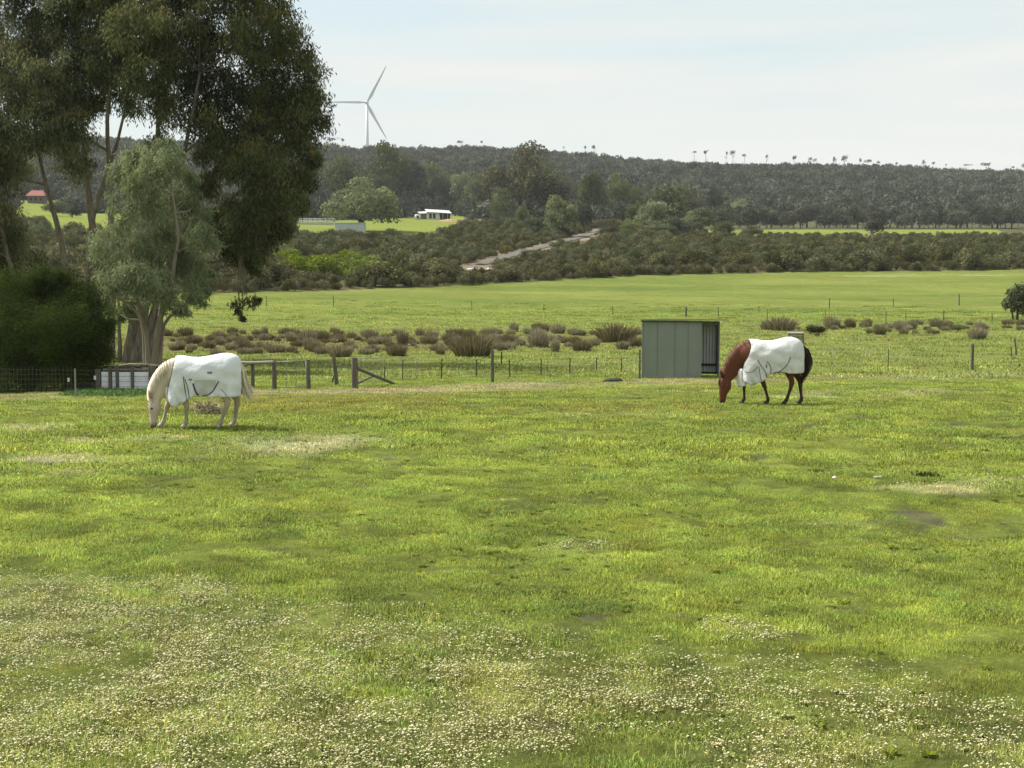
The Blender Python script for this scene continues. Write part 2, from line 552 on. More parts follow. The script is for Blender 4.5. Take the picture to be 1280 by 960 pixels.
# centre cap
bmx = bmesh.new(); bmx.from_mesh(me); bmx.verts.ensure_lookup_table()
bmx.faces.new([bmx.verts[k] for k in range(na)][::-1]); bmx.to_mesh(me); bmx.free()
gm, t, b = new_mat('ground_turf')
b.inputs['Roughness'].default_value = .95
b.inputs['Specular IOR Level'].default_value = .05
a = t.nodes.new('ShaderNodeAttribute'); a.attribute_name = 'base'
geo = t.nodes.new('ShaderNodeNewGeometry')
n = t.nodes.new('ShaderNodeTexNoise'); n.inputs['Scale'].default_value = 9; n.inputs['Detail'].default_value = 8; n.inputs['Roughness'].default_value = .75
t.links.new(geo.outputs['Position'], n.inputs['Vector'])
mr = t.nodes.new('ShaderNodeMapRange'); mr.inputs['From Min'].default_value = .25; mr.inputs['From Max'].default_value = .75; mr.inputs['To Min'].default_value = .55; mr.inputs['To Max'].default_value = 1.35
t.links.new(n.outputs['Fac'], mr.inputs[0])
nb = t.nodes.new('ShaderNodeTexNoise'); nb.inputs['Scale'].default_value = .8; nb.inputs['Detail'].default_value = 6; nb.inputs['Roughness'].default_value = .7
t.links.new(geo.outputs['Position'], nb.inputs['Vector'])
mr3 = t.nodes.new('ShaderNodeMapRange'); mr3.inputs['From Min'].default_value = .3; mr3.inputs['From Max'].default_value = .7; mr3.inputs['To Min'].default_value = .8; mr3.inputs['To Max'].default_value = 1.2
t.links.new(nb.outputs['Fac'], mr3.inputs[0])
mm = t.nodes.new('ShaderNodeMath'); mm.operation = 'MULTIPLY'
t.links.new(mr.outputs[0], mm.inputs[0]); t.links.new(mr3.outputs[0], mm.inputs[1])
hs = t.nodes.new('ShaderNodeHueSaturation')
t.links.new(a.outputs['Color'], hs.inputs['Color']); t.links.new(mm.outputs[0], hs.inputs['Value'])
t.links.new(hs.outputs[0], b.inputs['Base Color'])
bp = t.nodes.new('ShaderNodeBump'); bp.inputs['Strength'].default_value = .9; bp.inputs['Distance'].default_value = .10
t.links.new(n.outputs['Fac'], bp.inputs['Height']); t.links.new(bp.outputs[0], b.inputs['Normal'])
tag(link('ground', me, mats=gm), kind='structure')

# ------------------------------------------------------------------ scattering of uncountable stuff
def gn_scatter(name, pts, scl, rot, idx, src, tint=None):
    """one stuff object: instances of the source meshes on the given points"""
    me = bpy.data.meshes.new(name)
    n = len(pts)
    me.vertices.add(n)
    me.vertices.foreach_set('co', np.asarray(pts, np.float32).ravel())
    for k, v, ty in (('scl', scl, 'FLOAT'), ('rotz', rot, 'FLOAT'), ('pick', idx, 'INT')):
        a = me.attributes.new(k, ty, 'POINT'); a.data.foreach_set('value', np.asarray(v, np.float32 if ty == 'FLOAT' else np.int32))
    if tint is not None:
        a = me.attributes.new('base', 'FLOAT_COLOR', 'POINT')
        a.data.foreach_set('color', np.concatenate([tint, np.ones((n, 1))], 1).astype(np.float32).ravel())
    o = bpy.data.objects.new(name, me)
    COL.objects.link(o)
    c = bpy.data.collections.new(name + '_source')
    for k, m in enumerate(src):
        so = bpy.data.objects.new('%s_source_%02d' % (name, k), m)
        c.objects.link(so)
    g = bpy.data.node_groups.new(name + '_scatter', 'GeometryNodeTree')
    g.interface.new_socket('Geometry', in_out='INPUT', socket_type='NodeSocketGeometry')
    g.interface.new_socket('Geometry', in_out='OUTPUT', socket_type='NodeSocketGeometry')
    gi, go = g.nodes.new('NodeGroupInput'), g.nodes.new('NodeGroupOutput')
    ci = g.nodes.new('GeometryNodeCollectionInfo')
    ci.inputs['Collection'].default_value = c
    ci.inputs['Separate Children'].default_value = True
    ci.inputs['Reset Children'].default_value = True
    ip = g.nodes.new('GeometryNodeInstanceOnPoints')
    ip.inputs['Pick Instance'].default_value = True
    def attr(nm, ty):
        a = g.nodes.new('GeometryNodeInputNamedAttribute'); a.data_type = ty
        a.inputs['Name'].default_value = nm
        return [s for s in a.outputs if s.enabled and s.name == 'Attribute'][0]
    cx = g.nodes.new('ShaderNodeCombineXYZ')
    g.links.new(attr('rotz', 'FLOAT'), cx.inputs[2])
    g.links.new(gi.outputs[0], ip.inputs['Points'])
    g.links.new(ci.outputs[0], ip.inputs['Instance'])
    g.links.new(attr('pick', 'INT'), ip.inputs['Instance Index'])
    g.links.new(cx.outputs[0], ip.inputs['Rotation'])
    g.links.new(attr('scl', 'FLOAT'), ip.inputs['Scale'])
    g.links.new(ip.outputs[0], go.inputs[0])
    md = o.modifiers.new('scatter', 'NODES'); md.node_group = g
    return tag(o, kind='stuff')

def wedge(n, r0, r1, half=21.5, seed=1, power=1.0):
    g = np.random.default_rng(seed)
    r = np.sqrt(g.uniform(r0 ** 2, r1 ** 2, n))
    a = np.radians(g.uniform(-half, half, n))
    return r * np.sin(a), r * np.cos(a)

# grass tufts: blades as tapered two-segment strips
def tuft_mesh(seed, R, n, hmin, hmax, wd, lean):
    g = np.random.default_rng(seed)
    rr = R * np.sqrt(g.random(n)); aa = g.random(n) * 6.283
    bx, by = rr * np.cos(aa), rr * np.sin(aa)
    h = g.uniform(hmin, hmax, n) * (1 - .35 * (rr / R) ** 2)
    la = g.random(n) * 6.283; lm = g.uniform(.15, 1, n) * lean * h
    lx, ly = np.cos(la) * lm, np.sin(la) * lm
    fa = g.random(n) * 6.283; fx, fy = np.cos(fa), np.sin(fa)
    w = wd * g.uniform(.6, 1.3, n)
    z0 = np.full(n, -.02)
    v = np.stack([
        np.stack([bx - fx * w, by - fy * w, z0], -1), np.stack([bx + fx * w, by + fy * w, z0], -1),
        np.stack([bx + lx * .4 + fx * w * .8, by + ly * .4 + fy * w * .8, h * .62], -1),
        np.stack([bx + lx * .4 - fx * w * .8, by + ly * .4 - fy * w * .8, h * .62], -1),
        np.stack([bx + lx, by + ly, h], -1)], 1).reshape(-1, 3)
    i = np.arange(n)[:, None] * 5
    t = np.repeat(g.random(n), 5)
    return mesh_np('tuft', v, quads=i + np.array([[0, 1, 2, 3]]), tris=i + np.array([[3, 2, 4]]), attrs={'tint': t})
gr, t, b = new_mat('grass_blades')
b.inputs['Roughness'].default_value = .5
b.inputs['Specular IOR Level'].default_value = .25
a1 = t.nodes.new('ShaderNodeAttribute'); a1.attribute_type = 'INSTANCER'; a1.attribute_name = 'base'
a2 = t.nodes.new('ShaderNodeAttribute'); a2.attribute_name = 'tint'
mr = t.nodes.new('ShaderNodeMapRange'); mr.inputs['To Min'].default_value = .75; mr.inputs['To Max'].default_value = 3.3
t.links.new(a2.outputs['Fac'], mr.inputs[0])
hs = t.nodes.new('ShaderNodeHueSaturation'); t.links.new(a1.outputs['Color'], hs.inputs['Color']); t.links.new(mr.outputs[0], hs.inputs['Value'])
mr2 = t.nodes.new('ShaderNodeMapRange'); mr2.inputs['To Min'].default_value = .508; mr2.inputs['To Max'].default_value = .494
t.links.new(a2.outputs['Fac'], mr2.inputs[0]); t.links.new(mr2.outputs[0], hs.inputs['Hue'])
t.links.new(hs.outputs[0], b.inputs['Base Color'])
tr = t.nodes.new('ShaderNodeBsdfTranslucent'); t.links.new(hs.outputs[0], tr.inputs['Color'])
ms = t.nodes.new('ShaderNodeMixShader'); ms.inputs[0].default_value = .45
t.links.new(b.outputs[0], ms.inputs[1]); t.links.new(tr.outputs[0], ms.inputs[2])
t.links.new(ms.outputs[0], t.nodes['Material Output'].inputs['Surface'])

def grass(n, r0, r1, srcs, seed, smin, smax, bare_cut=.35):
    for m in srcs:
        if not m.materials: m.materials.append(gr)
    x, y = wedge(n, r0, r1, seed=seed)
    r = np.hypot(x, y)
    g = np.random.default_rng(seed + 99)
    lush = .5 * fbm(x, y, 1.8, 91, 2) + .5 * fbm(x, y, .45, 93, 2)
    lush = np.clip((lush - .5) * 1.7 + .5, .05, 1)
    hollow = fbm(x, y, .6, 97, 3)
    keep = (bareness(x, y, r) < bare_cut) & (g.random(n) < np.clip((hollow - .32) * 8, .15, 1)) & (g.random(n) < np.clip(.55 + 1.6 * (lush - .4), .3, 1)) & (cover(x, y) == 0) & (g.random(n) < np.clip((175 - r) / 70, 0, 1))
    x, y, lush = x[keep], y[keep], lush[keep]
    z = H(x, y)
    col = pasture_colour(x, y) * (np.clip(1 + .22 * g.normal(0, 1, len(x)), .5, 1.7))[:, None] * np.stack([1 + .10 * g.normal(0, 1, len(x)), np.ones(len(x)), np.ones(len(x))], -1)
    gn_scatter('grass', np.stack([x, y, z], -1), g.uniform(smin, smax, len(x)) * (.45 + 1.1 * lush), g.random(len(x)) * 6.283, g.integers(0, len(srcs), len(x)), srcs, col)
near = [tuft_mesh(100 + k, .16, 80, .012, .040, .0026, 1.5) for k in range(6)]
mid = [tuft_mesh(200 + k, .28, 90, .014, .045, .0055, 1.3) for k in range(5)]
farg = [tuft_mesh(300 + k, .6, 80, .03, .10, .014, 1.0) for k in range(5)]
grass(26000, 7.5, 26, near, 1, .8, 1.4)
grass(26000, 24, 62, mid, 2, .8, 1.5)
grass(17000, 58, 165, farg, 3, .7, 1.5)

# pale flower heads
def flower_mesh(seed, n=7, R=.10):
    g = np.random.default_rng(seed)
    V = []; Q = []; T = []; tint = []; k = 0
    for _ in range(n):
        rr = R * math.sqrt(g.random()); aa = g.random() * 6.283
        cx, cy = rr * math.cos(aa), rr * math.sin(aa); h = g.uniform(.03, .07); rd = .0045 + .0085 * g.random() ** 1.3
        tilt = g.normal(0, .25, 2)
        c0 = k
        V.append((cx, cy, h + rd * .55)); tint.append(.9)
        for ring, (rz, zz, tt) in enumerate(((.62, .38, .8), (1.0, 0, .45))):
            for s in range(6):
                a = s * math.pi / 3 + ring * .5
                ox, oy = math.cos(a) * rd * rz, math.sin(a) * rd * rz
                V.append((cx + ox, cy + oy, h + rd * zz + ox * tilt[0] + oy * tilt[1])); tint.append(tt)
        V.append((cx, cy, h - rd * .45)); tint.append(.3)
        k += 14
        for s in range(6):
            s2 = (s + 1) % 6
            T.append((c0, c0 + 1 + s, c0 + 1 + s2))
            Q.append((c0 + 1 + s, c0 + 7 + s, c0 + 7 + s2, c0 + 1 + s2))
            T.append((c0 + 7 + s2, c0 + 7 + s, c0 + 13))
    return mesh_np('flower', V, quads=Q, tris=T, attrs={'tint': tint}, smooth=True)
fl = leafy('cream_petals', (.46, .44, .23), (.74, .70, .45), transl=.25, inst=.12, rough=.7)
fsrc = [flower_mesh(400 + k) for k in range(6)]
fsrc += [flower_mesh(420 + k, 4, .07) for k in range(3)]
for m in fsrc: m.materials.append(fl)
def flowers(n, r0, r1, seed, smin, smax, gain):
    x, y = wedge(n, r0, r1, seed=seed)
    g = np.random.default_rng(seed + 5)
    keep = (g.random(n) < flowerness(x, y) * gain)
    x, y = x[keep], y[keep]
    gn_scatter('meadow_flowers', np.stack([x, y, H(x, y) - .005], -1), g.uniform(smin, smax, len(x)), g.random(len(x)) * 6.283, g.integers(0, len(fsrc), len(x)), fsrc)
flowers(42000, 8, 20, 11, .6, 1.15, .7)
flowers(30000, 19, 46, 12, .9, 1.5, .6)

# flat broadleaf weeds scattered through the turf
def rosette(seed):
    g = np.random.default_rng(seed); n = 16
    a = g.random(n) * 6.283
    d = np.stack([np.cos(a), np.sin(a), g.uniform(.15, .6, n)], -1)
    d /= np.linalg.norm(d, axis=1, keepdims=True)
    s = np.stack([-np.sin(a), np.cos(a), g.normal(0, .2, n)], -1)
    L = g.uniform(.05, .11, n)[:, None]; W = L * g.uniform(.35, .5, n)[:, None]
    c = np.stack([np.cos(a) * .01, np.sin(a) * .01, np.full(n, .004)], -1)
    v = np.stack([c, c + d * L * .55 + s * W * .5, c + d * L * np.array([1, 1, .7]), c + d * L * .55 - s * W * .5], 1).reshape(-1, 3)
    me = mesh_np('weed_leaves', v, np.arange(n * 4).reshape(-1, 4), attrs={'tint': np.repeat(g.random(n), 4)})
    me.materials.append(wm)
    return me
wm = leafy('broad_weed_leaves', (.10, .135, .030), (.22, .27, .06), transl=.3, inst=.25)
x, y = wedge(5500, 8, 42, seed=131)
g = np.random.default_rng(132)
k = g.random(len(x)) < np.clip((fbm(x, y, 2.5, 133, 3) - .42) * 5, .03, 1) * np.clip((45 - np.hypot(x, y)) / 25, 0, 1)
x, y = x[k], y[k]
gn_scatter('broadleaf_weeds', np.stack([x, y, H(x, y) + .004], -1), g.uniform(.3, .85, len(x)), g.random(len(x)) * 6.283, g.integers(0, 4, len(x)), [rosette(140 + i) for i in range(4)])
# ------------------------------------------------------------------ foliage makers
def leaf_quads(cent, dirs, side, L, W):
    n = len(cent)
    L = np.broadcast_to(L, (n,))[:, None]; W = np.broadcast_to(W, (n,))[:, None]
    v = np.stack([cent, cent + dirs * L * .45 + side * W * .5, cent + dirs * L, cent + dirs * L * .45 - side * W * .5], 1)
    return v.reshape(-1, 3), np.arange(n * 4).reshape(-1, 4)
def unit(v):
    return v / (np.linalg.norm(v, axis=-1, keepdims=True) + 1e-9)
def hang_leaves(g, cent, spread, n_per, L, W, droop, topz=None, tipamt=0.0, tbase=.35):
    """leaves hanging in sprays around the given centres"""
    n = len(cent) * n_per
    c = np.repeat(cent, n_per, 0) + g.normal(0, 1, (n, 3)) * np.array(spread)
    d = unit(unit(g.normal(0, 1, (n, 3))) * (1 - droop) + np.array([0, 0, -droop]))
    s = unit(np.cross(d, g.normal(0, 1, (n, 3))))
    v, q = leaf_quads(c, d, s, L * g.uniform(.6, 1.2, n), W * g.uniform(.7, 1.2, n))
    t = np.clip(tbase + np.repeat(g.normal(0, .15, len(cent)), n_per) + g.normal(0, .13, n), 0, .78)
    # some leaves near the outside top carry the tip colour
    if topz is not None:
        hi = (c[:, 2] > topz(c)) & (g.random(n) < tipamt)
        t = np.where(hi, g.uniform(.8, 1, n), t)
    return v, q, np.repeat(t, 4)

def crown_pads(seed, npad=16, nleaf=2600, L=.075, W=.035, flat=.8, padr=(.16, .30), low=-.5, gap=0.0, drop=.2):
    """unit crown (about 1 wide, 1 high, bottom at 0): leaves on rounded pads on an uneven ellipsoid"""
    g = np.random.default_rng(seed)
    pc = []; pr = []
    for k in range(npad):
        u = unit(g.normal(0, 1, 3))
        while u[2] < low: u = unit(g.normal(0, 1, 3))
        rr = g.uniform(.55, .95) if k > npad * .2 else g.uniform(0, .4)
        p = u * np.array([.36, .36, .36 * flat]) * rr / .8
        pc.append(p); pr.append(g.uniform(*padr))
    pc = np.array(pc); pr = np.array(pr)
    k = g.choice(npad, nleaf, p=pr ** 2 / (pr ** 2).sum())
    u = unit(g.normal(0, 1, (nleaf, 3)) + np.array([0, 0, .45]))
    rad = pr[k] * (g.random(nleaf) ** .22) * g.uniform(.9, 1.12, nleaf)
    c = pc[k] + u * rad[:, None] * np.array([1, 1, .75])
    tang = unit(np.cross(u, g.normal(0, 1, (nleaf, 3))))
    d = unit(tang + u * g.uniform(0, .8, nleaf)[:, None] + np.array([0, 0, -drop]))
    s = unit(np.cross(d, unit(u + .7 * g.normal(0, 1, (nleaf, 3)))))
    v, q = leaf_quads(c, d, s, L * g.uniform(.6, 1.3, nleaf), W * g.uniform(.7, 1.3, nleaf))
    padt = g.normal(0, .16, npad)
    t = np.clip(.42 + padt[k] + g.normal(0, .16, nleaf), 0, .99)
    v[:, 2] -= v[:, 2].min()
    v[:, 2] /= v[:, 2].max()
    return v, q, np.repeat(t, 4)
def crown_mesh(name, mat, *a, **k):
    v, q, t = crown_pads(*a, **k)
    me = mesh_np(name, v, q, attrs={'tint': t})
    me.materials.append(mat)
    return me
def trunk_unit(seed, stems=2, mat=None, spread=.22, r=.03, h=.75, limbs=5):
    """unit trunk: stems rising from the origin, limbs reaching into the crown"""
    g = random.Random(seed)
    m = MB()
    for s in range(stems):
        a = g.random() * 6.28; lean = spread * g.uniform(.4, 1)
        pts = [(0, 0, -.03)]
        for k in range(1, 5):
            f = k / 4
            pts.append((math.cos(a) * lean * f ** 1.4 + g.uniform(-.015, .015), math.sin(a) * lean * f ** 1.4 + g.uniform(-.015, .015), h * f))
        m.tube(pts, [r * 1.25, r, r * .8, r * .55, r * .25], 6)
        for l in range(limbs):
            k = g.randint(1, 3); p = Vector(pts[k]); a2 = g.random() * 6.28
            e = p + Vector((math.cos(a2) * g.uniform(.12, .3), math.sin(a2) * g.uniform(.12, .3), g.uniform(.1, .25)))
            m.tube([p, (p + e) / 2 + Vector((0, 0, -.02)), e], [r * .5, r * .33, r * .12], 5)
    me = bpy.data.meshes.new('trunk'); me.from_pydata(m.v, [], m.f); me.update()
    me.polygons.foreach_set('use_smooth', np.ones(len(me.polygons), bool))
    me.materials.append(mat or M['darkbark'])
    return me

def tree_at(pos, hgt, wid, cm, tm, label, cat='tree', name='tree', group=None, base=.28, rz=None, depth=None, trunk_name='trunk'):
    t = thing(name, (pos[0], pos[1], pos[2] - .05), random.random() * 6.28 if rz is None else rz, label, cat, group)
    o = link('trunk', tm, t); o.scale = (wid * .9, wid * .9, hgt)
    c = link('crown', cm, t); c.scale = (wid, depth or wid, hgt * (1 - base)); c.location = (0, 0, hgt * base)
    return t

# crown meshes, one set per leaf colour
def crowns(tagname, mat, n, seed, **k):
    return [crown_mesh('crown', mat, seed + i, **k) for i in range(n)]
CR = {
    'olive': crowns('olive', M['olive'], 4, 1000, npad=26, nleaf=5200, L=.050, W=.026, padr=(.11, .22)),
    'light': crowns('light', M['light'], 3, 1020, npad=30, nleaf=6000, L=.045, W=.024, padr=(.10, .19)),
    'brown': crowns('brown', M['brownleaf'], 3, 1040, npad=34, nleaf=7500, L=.040, W=.020, padr=(.09, .19)),
    'dusk': crowns('dusk', M['dusk'], 5, 1060, npad=22, nleaf=3000, L=.06, W=.033, padr=(.11, .24)),
    'darkt': crowns('darkt', M['dusk'], 3, 1080, npad=16, nleaf=2200, L=.07, W=.04, flat=.55, padr=(.14, .26)),
    'scrub': crowns('scrub', M['scrub'], 6, 1100, npad=20, nleaf=2600, L=.06, W=.032, flat=.7, padr=(.13, .25), low=-.1),
    'lime': crowns('lime', M['lime'], 3, 1120, npad=20, nleaf=2600, L=.06, W=.03, flat=.75, padr=(.12, .24), low=-.1),
    'gold': crowns('gold', M['gold'], 1, 1140, npad=14, nleaf=1200, L=.08, W=.04, padr=(.13, .22)),
}
TRK = [trunk_unit(50 + k, stems=s, mat=M[mm]) for k, (s, mm) in enumerate([(1, 'darkbark'), (2, 'darkbark'), (3, 'darkbark'), (2, 'bark'), (1, 'palebark'), (3, 'palebark')])]
TUM = [trunk_unit(70 + k, stems=1, mat=M['darkbark'], spread=.06, r=.016, h=.9, limbs=6) for k in range(3)]

# ------------------------------------------------------------------ far hill forest: one mass
x, y = wedge(42000, 560, 1720, half=21, seed=21)
g = np.random.default_rng(22)
k = cover(x, y) == 2
x, y = x[k], y[k]
big = fbm(x, y, 90, 23, 3)
sc = 3.2 + 8.0 * g.random(len(x)) ** 3.2
sc *= (.65 + .7 * big)
hill_src = [crown_mesh('canopy', M['dusk'], 1200 + i, npad=9, nleaf=420, L=.12, W=.07, flat=.75, padr=(.16, .28), low=-.1) for i in range(7)]
gn_scatter('hill_forest', np.stack([x, y, H(x, y) - sc * .22], -1), sc, g.random(len(x)) * 6.283, g.integers(0, 7, len(x)), hill_src)
# beyond the sides of the view the forest goes on more coarsely
# ------------------------------------------------------------------ scrub belt
def over_track(px, py):
    ty = np.interp(px, [p_[0] for p_ in TRACK_PX], [p_[1] for p_ in TRACK_PX])
    return ((px > 588) & (px < 768) & (py > ty - 1) & (py < ty + 13)) | ((px > 577) & (px < 624) & (py > 333) & (py < 348))
g = random.Random(5)
cand = []
gx, gy = wedge(9000, 150, 640, half=21, seed=31)
kk = cover(gx, gy) == 1
gx, gy = gx[kk], gy[kk]
gz = H(gx, gy)
gpx, gpy = project(gx, gy, gz)
occ = {}
def nearest_ok(X, Y, dmin):
    cx, cy = int(X // 6), int(Y // 6)
    for a in range(cx - 1, cx + 2):
        for b_ in range(cy - 1, cy + 2):
            for (u, v_) in occ.get((a, b_), ()):
                if (u - X) ** 2 + (v_ - Y) ** 2 < dmin * dmin: return False
    return True
sel = []
for X, Y, Z, px, py in zip(gx, gy, gz, gpx, gpy):
    # keep clear of the track
    if seg_dist(np.array([X]), np.array([Y]), TRACK)[0] < 3.6: continue
    if px > 860 and py < 299: continue
    if over_track(px, py): continue
    # open bank of tan scrub south of the track
    dmin = 2.3
    if nearest_ok(X, Y, dmin):
        occ.setdefault((int(X // 6), int(Y // 6)), []).append((X, Y))
        sel.append((X, Y, Z, px, py))
# the largest in view are bushes of their own, nearest first
sel.sort(key=lambda s: math.hypot(s[0], s[1]))
single = [s for s in sel if -20 < s[3] < 1300][:250]
rest = [s for s in sel if s not in set(single)]
ZONES = [(60, 'behind the trunks of the big gums'), (230, 'behind the grey-green gum'), (340, 'under the drooping end of the big gum'), (400, 'below the white stock yard'), (470, 'below the rounded tree'),
         (530, 'below the farmhouse'), (585, 'left of the pale sand bank'), (640, 'near the golden bush'), (700, 'right of the golden bush'), (770, 'below the far end of the dirt track'),
         (840, 'above the left end of the shed'), (910, 'above the open end of the shed'), (1010, 'above the chestnut horse'), (1110, 'left of the lone meadow tree'), (1200, 'above the stout right fence post'), (9999, 'near the right edge')]
def zone(px): return next(t_ for lim, t_ in ZONES if px < lim)
USED = {}
def which(key):
    USED[key] = USED.get(key, 0) + 1
    return key
def bush_size(px, py, Y):
    hh = 1.2 + 2.4 * g.random() ** 1.4 + (1.2 if Y > 330 else 0) * g.random()
    if 585 < px < 740 and py > 305: hh *= .62
    return hh, hh * g.uniform(1.35, 2.1)
for (X, Y, Z, px, py) in single:
    hh, ww = bush_size(px, py, Y)
    lime = (345 < px < 475 and 322 < py < 352 and g.random() < .75)
    o = link('scrub_bush', g.choice(CR['lime'] if lime else CR['scrub']), loc=(X, Y, Z - .12 * hh))
    o.scale = (ww, ww * g.uniform(.8, 1.1), hh * 1.12); o.rotation_euler = (0, 0, g.random() * 6.28)
    side = 'left of the dirt track' if px < 590 else 'right of the dirt track'
    gap = edge_y(px) - py
    row = 'front-edge' if gap < 4 else 'second-row' if gap < 10 else 'mid-belt' if gap < 22 else 'back-row'
    row = row.replace('at the pasture edge', 'at the front edge')
    size_ = 'small' if hh < 1.7 else 'mid-sized' if hh < 2.5 else 'large'
    wide = 'wide' if ww > 1.8 * hh else 'rounded'
    if lime:
        tag(o, '%s %s %s yellow-green scrub bush, %s' % (size_, wide, row, zone(px)), 'bush', 'yellow-green bushes in the left scrub')
    else:
        tag(o, '%s %s %s olive scrub bush, %s' % (size_, wide, row, zone(px)), 'bush', 'scrub bushes left of the dirt track' if px < 590 else 'scrub bushes right of the dirt track')
ra = np.array([[s[0], s[1], s[2]] for s in rest])
gg = np.random.default_rng(8)
ssrc = CR['scrub'] + CR['olive'][:2]
sizes = gg.uniform(2.8, 5.0, len(ra))
sizes *= np.array([.62 if (s[3] > 850 and s[4] < 316) else .8 if (560 < s[3] < 760) else 1.0 for s in rest])
ra[:, 2] -= sizes * .25
gn_scatter('distant_scrub', ra, sizes, gg.random(len(ra)) * 6.28, gg.integers(0, len(ssrc), len(ra)), ssrc)

# low ragged growth along the edge of the belt and on the bank by the track
ex, ey = wedge(30000, 140, 420, half=21, seed=36)
ek = cover(ex, ey)
epx, epy = project(ex, ey, H(ex, ey, False))
eg = np.random.default_rng(37)
edge_k = (((ek == 1) | (ek == 0)) & (np.abs(epy - edge_y(epx) + 1.2) < 1.6) & (eg.random(len(ex)) < .9)) | ((ek == 1) & (epx > 575) & (epx < 790) & (eg.random(len(ex)) < .7)) | ((ek == 4) & (seg_dist(ex, ey, TRACK) > 2.2) & (eg.random(len(ex)) < .5)) | ((ek == 1) & (eg.random(len(ex)) < .25))
edge_k &= ~(over_track(epx, epy) & (eg.random(len(ex)) < .93))
ex, ey = ex[edge_k], ey[edge_k]
low_src = [crown_mesh('low_growth', M['tanscrub'], 1400 + i, npad=9, nleaf=420, L=.11, W=.05, flat=.6, padr=(.15, .28), low=-.1) for i in range(5)] + CR['scrub'][:3]
gn_scatter('low_scrub', np.stack([ex, ey, H(ex, ey) - .1], -1), eg.uniform(.7, 1.7, len(ex)), eg.random(len(ex)) * 6.28, eg.integers(0, len(low_src), len(ex)), low_src)

# ------------------------------------------------------------------ named trees of the middle distance: (px, base row, height px, width px, kind, trunk, label)
MID = [
    (452, 289, 68, 100, 'light', 2, 'broad rounded pale olive tree with forked dark trunk beside the low white shed', .14),
    (486, 266, 92, 66, 'olive', 1, 'tall olive tree whose top breaks the skyline below the turbine blade', .2),
    (540, 259, 57, 58, 'olive', 1, 'dark spreading tree directly behind the tin-roofed farmhouse', .2),
    (512, 262, 62, 50, 'dusk', 0, 'dark tree between the skyline tree and the farmhouse', .2),
    (600, 270, 54, 50, 'olive', 3, 'dense dark tree just right of the farmhouse', .15),
    (652, 282, 105, 112, 'brown', 1, 'largest brownish rounded tree in the middle distance, right of the farmhouse', .12),
    (627, 285, 52, 36, 'olive', 4, 'small bushy tree in front of the largest brownish tree', .15),
    (700, 296, 54, 56, 'light', 2, 'light green bushy tree beside the top of the dirt track', .1),
    (655, 290, 34, 26, 'light', 0, 'little pale round tree in front of the largest brownish tree', .1),
    (742, 284, 70, 40, 'olive', 4, 'tall open tree with pale stems left of the track end', .3),
    (772, 281, 66, 38, 'light', 5, 'tall pale-topped tree right of the track end', .35),
    (778, 288, 38, 28, 'dusk', 0, 'round dark tree standing at the end of the dirt track', .2),
    (842, 290, 62, 66, 'olive', 1, 'broad domed olive tree at the foot of the hill', .15),
    (813, 292, 42, 50, 'light', 1, 'low spreading light olive tree left of the domed tree', .15),
    (892, 284, 52, 24, 'dusk', 4, 'narrow dark tree right of the domed olive tree', .3),
    (876, 292, 34, 46, 'olive', 1, 'low bushy tree between the domed tree and the right meadow', .1),
    (428, 275, 84, 60, 'olive', 1, 'tall dark tree behind the white yard rails', .2),
    (400, 268, 46, 44, 'dusk', 0, 'dark tree at the right edge of the big gum, behind the yard rails', .15),
    (568, 257, 46, 44, 'dusk', 0, 'dark grey-green tree behind the roof of the farmhouse', .2),
    (720, 272, 46, 40, 'dusk', 0, 'dusky tree behind the light green bushy tree', .2),
    (1092, 304, 32, 34, 'dusk', 5, 'lone dark tree with bare pale branches standing in front of the right meadow strip', .35),
    (350, 288, 40, 50, 'olive', 1, 'olive tree behind the drooping end of the big gum', .1),
    (200, 280, 50, 60, 'dusk', 1, 'dark tree seen through the grey-green gum', .1),
    (70, 270, 20, 40, 'olive', 0, 'rounded green shrub beside the red-roofed house', .1),
    (90, 272, 16, 26, 'dusk', 0, 'dark small shrub right of the red-roofed house', .1),
]
for (px, by, hp, wp, kind, ti, lab, bs) in MID:
    p = at(px, by, 120)
    hgt, wid = hp * p.y / FPX, wp * p.y / FPX
    tree_at(p, hgt, wid, random.choice(CR[kind]), TRK[ti], lab, name='tree', base=bs, depth=wid * .9, rz=px * .37)

FILL = [(385, 262, 40, 40), (415, 262, 52, 44), (448, 262, 56, 50), (470, 268, 50, 44), (526, 255, 48, 44), (556, 256, 40, 40), (582, 262, 44, 44), (606, 270, 40, 36), (676, 270, 66, 54), (690, 280, 44, 44), (705, 264, 46, 46),
        (728, 290, 40, 40), (757, 272, 48, 40), (790, 278, 44, 44), (800, 290, 36, 40), (825, 280, 44, 48), (860, 280, 46, 46), (868, 292, 28, 40), (908, 288, 30, 36), (920, 278, 34, 36), (850, 296, 26, 40), (822, 298, 22, 36), (788, 298, 24, 34), (905, 297, 20, 34), (940, 297, 17, 30), (668, 294, 26, 30), (640, 292, 22, 30), (340, 300, 30, 44), (310, 296, 34, 40), (765, 300, 26, 36)]
g = random.Random(13)
near_of = lambda px: next(t_ for lim, t_ in [(400, 'behind the right edge of the big gum'), (500, 'behind the broad rounded tree'), (575, 'behind the farmhouse'), (620, 'right of the farmhouse'), (715, 'beside the largest brownish tree'), (775, 'near the far end of the dirt track'), (870, 'around the domed olive tree'), (2000, 'at the left end of the right meadow')] if px < lim)
